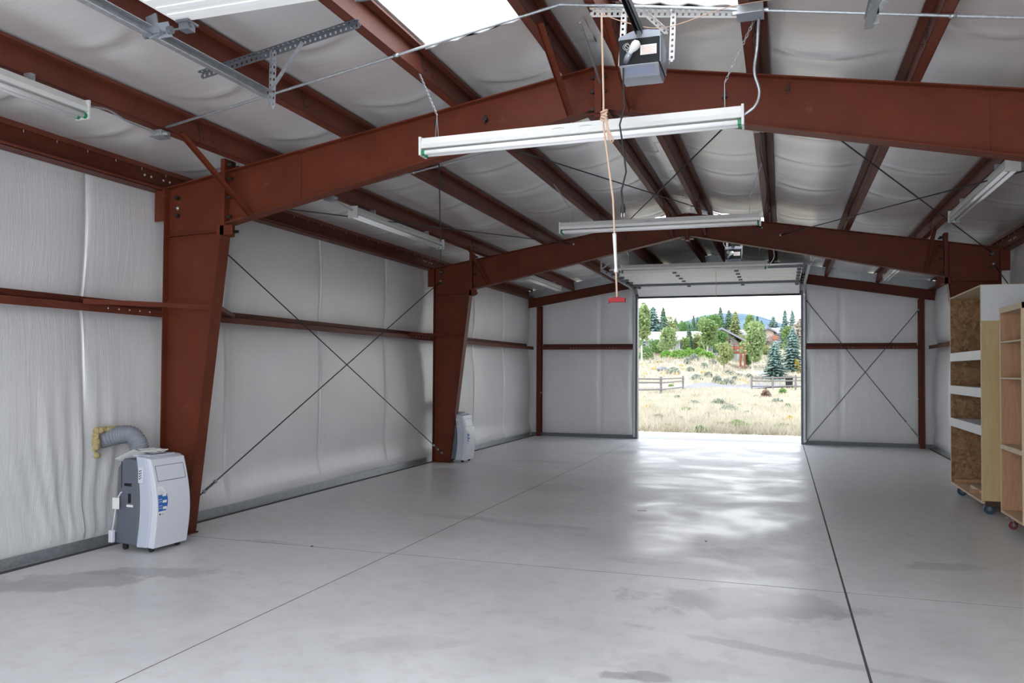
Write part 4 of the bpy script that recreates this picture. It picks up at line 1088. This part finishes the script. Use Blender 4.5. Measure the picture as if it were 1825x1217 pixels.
# foliage
def leaf_mat(name, a, b, tr=.35):
    m, t, bs, out = _nodes(name); n = nz(t, coords(t), 1.5, 4); 
    c = mix(t, ramp(t, n, [(.35, 0), (.65, 1)]), a, b)
    t.links.new(c, bs.inputs['Base Color']); bs.inputs['Roughness'].default_value = .7; bs.inputs['Specular IOR Level'].default_value = .2
    tl = t.nodes.new('ShaderNodeBsdfTranslucent'); t.links.new(c, tl.inputs[0]); ms = t.nodes.new('ShaderNodeMixShader'); ms.inputs[0].default_value = tr
    t.links.new(bs.outputs[0], ms.inputs[1]); t.links.new(tl.outputs[0], ms.inputs[2]); t.links.new(ms.outputs[0], out.inputs[0]); return m
L_ = {'aspen': leaf_mat('aspen_leaves', (.15, .24, .08), (.27, .35, .14)), 'pale': leaf_mat('pale_aspen_leaves', (.20, .28, .11), (.33, .40, .19)),
      'round': leaf_mat('green_leaves', (.09, .19, .055), (.16, .27, .09)), 'olive': leaf_mat('olive_leaves', (.20, .25, .09), (.32, .36, .16)),
      'spruce': leaf_mat('spruce_needles', (.055, .10, .06), (.11, .18, .11), .1), 'blue': leaf_mat('blue_spruce_needles', (.08, .14, .12), (.17, .25, .22), .1),
      'juniper': leaf_mat('juniper_needles', (.14, .30, .05), (.26, .42, .10), .2), 'sage': leaf_mat('sagebrush_leaves', (.24, .27, .21), (.38, .40, .33), .2),
      'grass': leaf_mat('green_grass', (.15, .25, .08), (.28, .36, .15), .3), 'straw': leaf_mat('dry_straw', (.40, .36, .27), (.56, .51, .41), .3),
      'gold': leaf_mat('yellow_flowers', (.50, .36, .05), (.66, .50, .10), .2), 'brown': leaf_mat('dead_twigs', (.16, .10, .08), (.28, .2, .15), .1), 'grey': leaf_mat('grey_willow_leaves', (.34, .32, .26), (.46, .42, .36), .2)}
M['bark'] = plain('grey_bark', (.20, .16, .12), .9, 0, .25, 8); M['white_bark'] = plain('white_aspen_bark', (.55, .52, .46), .8, 0, .2, 8)
def quads(P, size, up_bias=.0, aspect=1.0, r=None):
    r = r or rng; n = len(P); a = r.normal(size=(n, 3)); a[:, 2] *= .7; a /= np.linalg.norm(a, axis=1)[:, None]
    b = r.normal(size=(n, 3)); b -= (b*a).sum(1)[:, None]*a; b /= np.linalg.norm(b, axis=1)[:, None]
    s = size*r.uniform(.6, 1.4, (n, 1)); V = np.stack([P-a*s, P-b*s*aspect*.6, P+a*s, P+b*s*aspect*.6], 1).reshape(-1, 3)
    return V, np.arange(4*n).reshape(-1, 4)
def foliage(name, V, F, mat, parent, loc=None):
    me = bpy.data.meshes.new(name); me.from_pydata(V.tolist(), [], F.tolist()); me.materials.append(mat); me.update(); return link(name, me, parent, loc)
def broadleaf(h, w, seed, n, leaf):
    r = np.random.default_rng(seed); nc = 16; C = []
    for i in range(nc):
        zc = r.uniform(.40, .90); rad = w/2*math.sin(PI*min(1, (zc-.1)/.95))**.7*.8; a = r.uniform(0, 6.28)
        C.append((math.cos(a)*rad*r.uniform(.2, 1), math.sin(a)*rad*r.uniform(.2, 1), zc*h))
    C = np.array(C); k_ = r.integers(0, nc, n); P = r.normal(size=(n, 3)); P /= np.linalg.norm(P, axis=1)[:, None]; P *= r.uniform(.35, 1, (n, 1))**.5
    P *= np.array([w*.30, w*.30, h*.15]); return quads(C[k_]+P, leaf, r=r)
def conifer(h, w, seed, layers=16):
    r = np.random.default_rng(seed); V = []; F = []
    for l in range(layers):
        t0 = l/layers; z = h*(.08+.92*t0); rad = w/2*(1-t0)**.85+.05*w; n = int(9+9*(1-t0)); ph = r.uniform(0, 6.28)
        for i in range(n):
            a = ph+2*PI*i/n+r.uniform(-.15, .15); rr = rad*r.uniform(.72, 1.12); wd = 2*PI*rr/n*.42; dz = -h*.035*r.uniform(.6, 1.6)
            ca, sa = math.cos(a), math.sin(a); k_ = len(V); zz = z+r.uniform(-.01, .01)*h
            V += [(0, 0, zz+h/layers*.9), (ca*rr*.55-sa*wd, sa*rr*.55+ca*wd, zz+dz*.1), (ca*rr, sa*rr, zz+dz), (ca*rr*.55+sa*wd, sa*rr*.55-ca*wd, zz+dz*.1), (ca*rr*.5, sa*rr*.5, zz-h*.03)]
            F += [(k_, k_+1, k_+2, k_+3), (k_+1, k_+4, k_+3, k_+2)]
    V = np.array(V); F = np.array(F); P = []
    for _ in range(int(500)):
        t0 = r.uniform(0, 1)**1.3; rad = (w/2*(1-t0)**.85+.03*w)*r.uniform(.5, 1.08); a = r.uniform(0, 6.28); P.append((math.cos(a)*rad, math.sin(a)*rad, h*(.06+.92*t0)))
    V2, F2 = quads(np.array(P), h*.016, r=r); return np.concatenate([V, V2]), np.concatenate([F, F2+len(V)])
seed = 100
def tree(u, vb, vt, wpx, kind, leafk, Y, label, trunk='bark', n=900, snap=True):
    global seed; seed += 1
    b = spot(u, vb, Y); tp = spot(u, vt, Y); h = tp.z-b.z; w = (spot(u+wpx/2, vb, Y)-spot(u-wpx/2, vb, Y)).x
    g = float(gz(b.x, Y)); z0 = min(b.z, g) if snap else b.z
    h = tp.z-z0
    t = thing('conifer_tree' if kind == 'c' else 'leafy_tree', label, 'tree', (b.x, Y, z0-.05), seed*1.3, 'trees behind the field')
    if kind == 'c': V, F = conifer(h, w*(2.0 if Y > 110 else 1.5), seed)
    else: V, F = broadleaf(h, w*1.15, seed, int(n*1.5), .020*h+.05)
    foliage('foliage', V, F, L_[leafk], t)
    b_ = MB()
    if kind == 'c': b_.tube([(0, 0, 0), (0, 0, h*.9)], [h*.018, h*.004], 7)
    else:
        b_.tube([(0, 0, 0), (.02*h, 0, h*.3), (0, .01*h, h*.75)], [h*.016, h*.012, h*.004], 7)
        for k_ in range(3): a = k_*2.1+seed; b_.tube([(.01*h, 0, h*.2+k_*.05*h), (math.cos(a)*w*.3, math.sin(a)*w*.3, h*(.5+.08*k_))], [h*.008, h*.003], 5)
    put('trunk', b_, M[trunk], t); return t
TREES = [
 (1217, 604, 573, 34, 'b', 'round', 145, 'wide green tree mass behind the grey roof vent'),
 (1322, 640, 598, 22, 'b', 'olive', 120, 'olive tree between the gabled house and the tall pale aspen'),
 (1366, 640, 612, 18, 'b', 'olive', 122, 'small olive tree below the beige garage'),
 (1155, 610, 566, 26, 'b', 'olive', 132, 'soft green tree between the left edge aspen and broad conifer'),
 (1144, 632, 536, 24, 'b', 'pale', 90, 'pale aspen at the left edge of the doorway view', 'white_bark', 1300),
 (1164, 606, 545, 34, 'c', 'blue', 128, 'broad blue green conifer behind the small shed at left'),
 (1182, 606, 546, 18, 'c', 'spruce', 134, 'dark pointed conifer right of the broad blue one'),
 (1194, 600, 562, 20, 'b', 'olive', 140, 'soft olive tree beside the dark pointed conifer'),
 (1204, 598, 565, 12, 'c', 'spruce', 165, 'small dark conifer on the skyline left of the hill'),
 (1215, 600, 569, 18, 'c', 'blue', 160, 'small bluish conifer above the grey roof vent'),
 (1236, 598, 560, 10, 'c', 'spruce', 165, 'thin dark conifer before the left flank of the hill'),
 (1243, 598, 563, 11, 'c', 'spruce', 160, 'thin conifer just right of another before the hill'),
 (1262, 600, 557, 26, 'b', 'round', 150, 'round green tree on the skyline left of the tall spruces'),
 (1277, 600, 559, 24, 'b', 'round', 146, 'bright green domed tree below the tall spruces'),
 (1284, 596, 545, 15, 'c', 'spruce', 160, 'tallest dark spruce before the hill, left of the trio'),
 (1299, 596, 551, 20, 'c', 'spruce', 155, 'tall spruce in the middle behind the gabled house'),
 (1310, 598, 553, 22, 'c', 'olive', 150, 'yellow green conifer right of the tall spruce trio'),
 (1337, 610, 561, 18, 'b', 'aspen', 140, 'light green poplar against the hill right of centre'),
 (1350, 606, 562, 13, 'c', 'spruce', 150, 'dark conifer left of the beige garage, taller one'),
 (1357, 606, 570, 16, 'c', 'spruce', 146, 'dark conifer left of the beige garage, shorter one'),
 (1378, 596, 563, 26, 'c', 'blue', 175, 'bushy dark conifer behind the beige garage'),
 (1399, 600, 550, 16, 'c', 'blue', 140, 'tall conifer at right on the skyline, left of a pair'),
 (1412, 600, 551, 16, 'c', 'blue', 138, 'tall conifer at right on the skyline, right of a pair'),
 (1423, 640, 570, 18, 'b', 'grey', 112, 'grey leafed willow at the right edge of the doorway view'),
 (1404, 640, 580, 18, 'b', 'aspen', 116, 'green aspen between the beige garage and the blue spruce'),
 (1168, 640, 600, 34, 'b', 'round', 98, 'low bushy green tree before the long grey roof, left'),
 (1192, 640, 583, 32, 'b', 'pale', 96, 'loose pale aspen before the long grey roof', 'white_bark', 1100),
 (1228, 642, 574, 16, 'c', 'spruce', 101, 'slim dark evergreen before the house roof'),
 (1221, 640, 598, 14, 'b', 'aspen', 96, 'slim young aspen with white stem left of the evergreen', 'white_bark', 500),
 (1259, 646, 565, 36, 'b', 'aspen', 99, 'large aspen with white trunks before the house, tallest on the lawn', 'white_bark', 1600),
 (1242, 646, 592, 26, 'b', 'olive', 102, 'dark olive tree in the shade of the large aspen', 'bark', 900),
 (1286, 648, 588, 24, 'b', 'round', 103, 'dark green tree before the gabled house end'),
 (1291, 656, 610, 32, 'b', 'olive', 90, 'small rounded olive tree standing in the sagebrush', 'bark', 1100),
 (1341, 659, 573, 36, 'b', 'pale', 93, 'tall pale aspen beside the red deck', 'white_bark', 1700),
 (1334, 650, 632, 14, 'b', 'round', 104, 'small green tree behind the tall pale aspen stem'),
 (1412, 664, 582, 42, 'c', 'blue', 98, 'large blue spruce at the right side of the doorway view'),
 (1381, 667, 607, 46, 'c', 'blue', 86, 'full blue spruce in front standing by the split rail fence'),
]
for a in TREES: tree(*a[:8], trunk=a[8] if len(a) > 8 else 'bark', n=a[9] if len(a) > 9 else 900)
# juniper hedge
def bush(u, vb, vt, wpx, leafk, Y, name, label, cat, group, n=260, leaf=.06, flat=False):
    global seed; seed += 1
    b = spot(u, vb, Y); h = max(.2, spot(u, vt, Y).z-b.z); w = (spot(u+wpx/2, vb, Y)-spot(u-wpx/2, vb, Y)).x
    r = np.random.default_rng(seed); P = r.normal(size=(n, 3)); P /= np.linalg.norm(P, axis=1)[:, None]; P *= r.uniform(.2, 1, (n, 1))**.4
    P[:, 2] = np.abs(P[:, 2]); P *= np.array([w/2, w/2*(.6 if flat else 1), h]); V, F = quads(P, leaf, aspect=.7, r=r)
    o = foliage(name, V, F, L_[leafk], None, (b.x, Y, float(gz(b.x, Y))-.02)); tag(o, label, cat, group); return o
for i, (u, vb, vt, w) in enumerate([(1188, 642, 626, 26), (1208, 646, 628, 30), (1228, 649, 630, 30), (1246, 651, 633, 28), (1262, 650, 636, 24)]):
    bush(u, vb, vt, w, 'juniper', 94+i*.4, 'juniper_shrub', 'bright green spreading juniper at the bank top, %s from the left' % ('first', 'second', 'third', 'fourth', 'fifth')[i], 'shrub', 'juniper hedge on the bank', 700, .13)
bush(1150, 632, 606, 30, 'round', 93, 'green_shrub', 'leafy green shrub at the foot of the left edge aspen', 'shrub', None, 600, .14)
bush(1420, 640, 612, 14, 'gold', 97, 'green_shrub', 'yellowish shrub in front of the large blue spruce', 'shrub', None, 300, .12)
# sagebrush: individual bushes
r = np.random.default_rng(31)
SG = 'sagebrush in the field'
sage = [(1200, 673, 661, 25), (1237, 657, 645, 18), (1241, 678, 668, 22), (1270, 657, 650, 14), (1298, 680, 667, 26), (1297, 664, 655, 20), (1278, 680, 664, 20), (1335, 667, 658, 14), (1352, 672, 663, 18), (1310, 672, 664, 12), (1225, 661, 650, 14), (1255, 664, 655, 14), (1318, 662, 655, 12), (1395, 674, 667, 14), (1375, 676, 669, 18), (1230, 670, 662, 14), (1262, 674, 665, 16)]
ORD = ['first', 'second', 'third', 'fourth', 'fifth', 'sixth', 'seventh', 'eighth', 'ninth', 'tenth', 'eleventh', 'twelfth', 'thirteenth', 'fourteenth', 'fifteenth', 'sixteenth', 'seventeenth']
for si, (u, vb, vt, w) in enumerate(sorted(sage)):
    g = fl(u, max(vb, 668))[1]; Y = 78+max(0, (684-vb))*.55
    bush(u, vb, vt, w, 'sage', Y, 'sagebrush', 'grey green sagebrush beyond the road, %s from the left' % ORD[si], 'shrub', SG+' beyond the road', 500, .11)
near_b = [(1282, 722, 704, 34, 'sage', 'large grey sagebrush in the middle of the near field'), (1208, 710, 702, 14, 'sage', 'small sagebrush near the left rail fence end'), (1150, 714, 704, 16, 'sage', 'grey sagebrush at the left edge of the near field'),
          (1365, 710, 690, 20, 'brown', 'bare brown bush in the near field before the right fence'), (1346, 712, 700, 22, 'sage', 'sage clump left of the bare brown bush'), (1395, 706, 690, 16, 'grass', 'upright green weed before the right fence'),
          (1332, 738, 726, 24, 'sage', 'pale green weed clump right of the field middle'), (1404, 732, 720, 16, 'grass', 'green weed clump near the right door jamb'), (1318, 724, 714, 16, 'grass', 'low green clump right of the large sagebrush'),
          (1285, 692, 687, 20, 'grass', 'low green tuft on the near road edge'), (1186, 726, 718, 18, 'grass', 'low green tuft in the left field'), (1196, 692, 688, 10, 'grass', 'green tuft by the left rail fence foot'),
          (1316, 764, 744, 50, 'grass', 'bright green clump at the field edge, middle'), (1396, 766, 750, 38, 'grass', 'bright green clump at the field edge, right'), (1285, 762, 748, 30, 'grass', 'bright green clump at the field edge, left of the middle one'),
          (1247, 768, 760, 26, 'grass', 'low green clump close to the apron'), (1188, 764, 752, 34, 'grass', 'green clump at the field edge, left'), (1212, 752, 740, 26, 'sage', 'pale sage clump in the left field'), (1352, 762, 752, 24, 'grass', 'small green clump between the right two'), (1155, 732, 724, 14, 'gold', 'yellow flowering weed at the left edge'),
          (1300, 734, 718, 40, 'sage', 'broad pale sagebrush just below the large middle one'), (1237, 722, 708, 26, 'sage', 'grey sagebrush left of the middle one'), (1385, 722, 708, 30, 'sage', 'wide grey sagebrush before the right rail fence'),
          (1173, 748, 734, 30, 'sage', 'loose grey weed clump in the left field corner'), (1262, 744, 732, 30, 'sage', 'pale clump in the front field left of middle'), (1325, 752, 740, 30, 'sage', 'pale clump in the front field above the green middle clump'),
          (1382, 746, 734, 28, 'sage', 'pale clump in the front field at right'), (1408, 752, 738, 20, 'gold', 'straw yellow weed by the right door jamb'), (1224, 736, 726, 26, 'grass', 'faint green weed patch left of the field middle'), (1345, 726, 716, 22, 'grass', 'faint green weed patch right of the field middle')]
for u, vb, vt, w, k_, lab in near_b:
    Y = fl(u, vb)[1]; bush(u, vb, vt, w, k_, Y, 'field_shrub', lab, 'shrub', 'weeds and shrubs in the near field', 700, .034*max(1, Y/25))
gold = [(1185, 674, 671, 18), (1205, 675, 672, 14), (1240, 679, 675, 14), (1165, 668, 665, 14), (1180, 648, 645, 10), (1197, 655, 652, 12), (1222, 668, 665, 12), (1320, 673, 668, 16), (1330, 676, 673, 12), (1175, 661, 658, 12), (1212, 664, 661, 12), (1150, 674, 671, 10), (1253, 672, 669, 12)]
for si, (u, vb, vt, w) in enumerate(sorted(gold)):
    bush(u, vb, vt, w, 'gold', 79+(684-vb)*.5, 'rabbitbrush', 'low golden yellow rabbitbrush on the dry bank, %s from the left' % ORD[si], 'shrub', 'yellow rabbitbrush on the bank', 180, .07, True)
# dry grass nobody could count
def grass(n, y0, y1, hmin, hmax, mat, name, lab, thr=-2, seed_=3):
    r = np.random.default_rng(seed_); y = y0*(y1/y0)**r.uniform(0, 1, n); u = np.where(r.uniform(0, 1, n) < .72, r.uniform(-.19, .035, n), r.uniform(-.30, .22, n)); x = u*y+r.normal(size=n)*.1
    k_ = (np.sin(x*1.1+y*.4)+np.sin(x*.5-y*.8+1)+r.normal(size=n)*.6) > thr; x, y = x[k_], y[k_]; n = len(x)
    z = gz(x, y); h = r.uniform(hmin, hmax, n)*(1-.0*y); w = .012*np.maximum(1, y/22); a = r.uniform(0, PI, n); lx, ly = r.normal(size=n)*.35*h, r.normal(size=n)*.35*h
    V = np.stack([np.stack([x-np.cos(a)*w, y-np.sin(a)*w, z-.02], -1), np.stack([x+np.cos(a)*w, y+np.sin(a)*w, z-.02], -1), np.stack([x+lx, y+ly, z+h], -1)], 1).reshape(-1, 3)
    o = foliage(name, V, np.arange(3*n).reshape(-1, 3), L_[mat], None); o['label'] = lab; o['category'] = 'grass'; o['kind'] = 'stuff'; return o
grass(72000, 22.3, 75, .07, .34, 'straw', 'dry_grass', 'pale dry grass covering the field beyond the doorway')
grass(22000, 22.3, 75, .06, .24, 'sage', 'green_grass', 'sage green grass patches mixed into the dry field', .8, 8)
grass(34000, 78, 158, .15, .55, 'straw', 'bank_grass', 'pale dry grass on the bank beyond the road', -2, 9)

# split rail fences
M['rail'] = plain('weathered_rail', (.17, .155, .15), .9, 0, .2, 6)
def fence(pts, label, rails=(.38, .85, 1.12)):
    t = thing('rail_fence', label, 'fence', (pts[0][0], pts[0][1], float(gz(*pts[0]))), 0, 'split rail fences'); o0 = Vector(t.location)
    zs = [float(gz(*p)) for p in pts]
    for p, z in zip(pts, zs): put('post', MB().tube([(p[0]-o0.x, p[1]-o0.y, z-o0.z-.1), (p[0]-o0.x, p[1]-o0.y, z-o0.z+1.28)], .085, 8), M['rail'], t)
    for (a, za), (b, zb) in zip(zip(pts[:-1], zs[:-1]), zip(pts[1:], zs[1:])):
        for h in rails: put('rail', MB().tube([(a[0]-o0.x, a[1]-o0.y, za-o0.z+h), (b[0]-o0.x, b[1]-o0.y, zb-o0.z+h+random.uniform(-.03, .03))], .055, 6), M['rail'], t)
fence([(-13.6, 46), (-10.6, 51), (-7.9, 56), (-7.9, 69)], 'weathered split rail fence at left in front of the road')
fence([(-2.45, 71), (-.75, 71.5), (1.05, 71.2), (3.6, 71), (6.2, 71)], 'weathered split rail fence at right in front of the blue spruce')
p_ = spot(1406, 682, 80); t = thing('trash_bin', 'dark wheeled trash bin standing behind the right rail fence', 'trash bin', (p_.x, 78, float(gz(p_.x, 78))))
put('body', MB().prism([(-.28, 0), (.28, 0), (.34, 1.0), (-.34, 1.0)], -.3, .3), M['black'], t, bevel=.02); put('lid', bx(-.36, .36, -.34, .34, 1.0, 1.08), M['black'], t, bevel=.02)

# houses
M['roof_grey'] = plain('pale_grey_shingles', (.34, .335, .33), .9, 0, .08, 6); M['roof_dark'] = plain('dark_slate_shingles', (.20, .20, .24), .9, 0, .1, 6)
M['siding'] = plain('grey_siding', (.33, .35, .34), .8); M['beige'] = plain('beige_siding', (.60, .52, .42), .8); M['blue_siding'] = plain('pale_blue_siding', (.55, .62, .70), .8)
M['redwood'] = plain('red_stained_wood', (.24, .07, .035), .8); M['shed_red'] = plain('brown_red_roof', (.34, .13, .08), .8); M['purple'] = plain('purple_grey_roof', (.20, .17, .19), .8); M['glass'] = plain('dark_window_glass', (.06, .08, .09), .1)
M['tan'] = plain('tan_boards', (.45, .37, .31), .8)
def house_at(u0, u1, vb, ve, vr, Y, depth, label, wall, roof, axis='x', name='house', over=.5, wins=()):
    """box house between picture columns u0..u1: base vb, eave ve, ridge vr; ridge along axis"""
    a, b = spot(u0, vb, Y), spot(u1, vb, Y); e_ = spot(u0, ve, Y).z; rz_ = spot(u0, vr, Y).z; w = b.x-a.x; z0 = a.z
    t = thing(name, label, 'building', ((a.x+b.x)/2, Y, z0)); h, hr = e_-z0, rz_-z0
    put('walls', bx(-w/2, w/2, 0, depth, -1.5, h), M[wall], t)
    if axis == 'x':
        m_ = depth/2; rf_ = MB().prism([(-over, h-.1), (m_, hr), (depth+over, h-.1), (depth+over, h+.1), (m_, hr+.25), (-over, h+.1)], -w/2-over, w/2+over, 'x')
        g_ = MB().prism([(0, h), (depth, h), (m_, hr)], -w/2, w/2, 'x')
    else:
        rf_ = MB().prism([(-w/2-over, h-.15), (0, hr), (w/2+over, h-.15), (w/2+over, h+.1), (0, hr+.28), (-w/2-over, h+.1)], -over*1.5, depth, 'y')
        g_ = MB().prism([(-w/2, h), (w/2, h), (0, hr)], 0, depth, 'y')
    put('gable', g_, M[wall], t); put('roof', rf_, M[roof], t)
    for fx_, fz, ww_, hh_ in wins:
        o = put('window', bx(fx_*w-ww_/2, fx_*w+ww_/2, -.06, 0, fz*h, fz*h+hh_), M['white_metal'], t); put('pane', bx(fx_*w-ww_/2+.1, fx_*w+ww_/2-.1, -.08, -.055, fz*h+.1, fz*h+hh_-.1), M['glass'], o)
    return t
hs = house_at(1150, 1262, 628, 607, 591, 112, 11, 'long low house with pale grey roof behind the aspens', 'siding', 'roof_grey', 'x', over=.9, wins=((.13, .2, 1.4, 1.7), (-.25, .3, 1.4, 1.2)))
put('roof_vent', MB().tube([(4.0, 4, 2.3), (4.0, 4, 4.2)], .22, 8), M['siding'], hs)
h2 = house_at(1262, 1313, 640, 607, 588, 113, 12, 'grey gable end of the house with dark trimmed roof and red beams', 'siding', 'roof_dark', 'y', over=1.1, wins=((.1, .62, 1.6, 1.0), (-.2, .3, 1.2, 1.4)))
a = MB(); a.box(1.3, 3.6, -1.6, 0, 1.35, 1.6); put('red_beam', a, M['redwood'], h2)
put('red_beam', bx(.2, 1.0, -1.4, 0, 2.6, 2.8), M['redwood'], h2)
house_at(1290, 1330, 606, 597, 588, 150, 9, 'distant white house with pale roof right of the gable', 'white_paint', 'roof_grey', 'x', wins=((.18, .2, 1.2, .9),))
house_at(1360, 1379, 610, 592, 586, 150, 10, 'beige garage house with pale gable on the hill at right', 'beige', 'roof_dark', 'y')
house_at(1379, 1398, 606, 595, 584, 152, 10, 'pale blue house with dark roof behind the beige garage', 'blue_siding', 'roof_dark', 'x', wins=((.0, .1, 1.2, .9),))
house_at(1186, 1206, 596, 590, 582, 160, 8, 'brown roofed house among the conifers behind the long grey roof', 'siding', 'purple', 'x')
def barrel(u0, u1, vb, vt, Y, front, roof, label, L=4):
    a, b = spot(u0, vb, Y), spot(u1, vb, Y); w = b.x-a.x; h = spot(u0, vt, Y).z-a.z
    t = thing('garden_shed', label, 'shed', ((a.x+b.x)/2, Y, a.z))
    arc = [(-w/2, 0), (-w/2, h*.55), (-w*.42, h*.8), (-w*.2, h*.96), (0, h), (w*.2, h*.96), (w*.42, h*.8), (w/2, h*.55), (w/2, 0)]
    put('front_wall', MB().prism(arc, 0, .1), M[front], t); put('roof', MB().prism([(x*1.04, z*1.02) for x, z in arc], .1, L), M[roof], t)
    return t
s1 = barrel(1368, 1377.5, 608, 598.5, 147, 'tan', 'tan', 'small tan barrel roofed garden shed below the beige garage')
s1.rotation_euler = (0, 0, .2)
centred('shed_annex', MB().prism([(0, 0), (1.2, 0), (1.2, .5), (1.1, .65), (0, .8)], 0, 3), M['shed_red'], 'low red brown roof beside the tan barrel shed', 'shed').location = spot(1383, 606, 148)
s2 = barrel(1154, 1167, 606, 594, 118, 'blue_siding', 'purple', 'barrel roofed shed with purple grey roof at far left'); s2.rotation_euler = (0, 0, .9)
# red deck on posts
b = spot(1325, 651, 103); t = thing('wooden_deck', 'red stained wooden deck on tall posts beside the house', 'deck', (b.x, 103, b.z)); hd = spot(1325, 629, 103).z-b.z
put('deck_floor', bx(-2.2, 1.1, 0, 4, hd, hd+.25), M['redwood'], t)
for x in (-.35, .15): put('post', bx(x-.1, x+.1, 0, .2, -.6, hd), M['redwood'], t)
for x in (-2.1, -1.1, 0, 1.0): put('rail_post', bx(x-.04, x+.04, 0, .1, hd, hd+1.1), M['redwood'], t)
for z in (.5, .8, 1.1): put('rail', bx(-2.2, 1.1, 0, .08, hd+z-.05, hd+z+.03), M['redwood'], t)
b = spot(1180, 648, 86); centred('field_rock', MB().ball((b.x, 86, float(gz(b.x, 86))+.15), .45, 8, 6, (1.3, 1, .7)), M['galv_dark'], 'grey boulder on the sandy bank at left', 'rock', None, True)
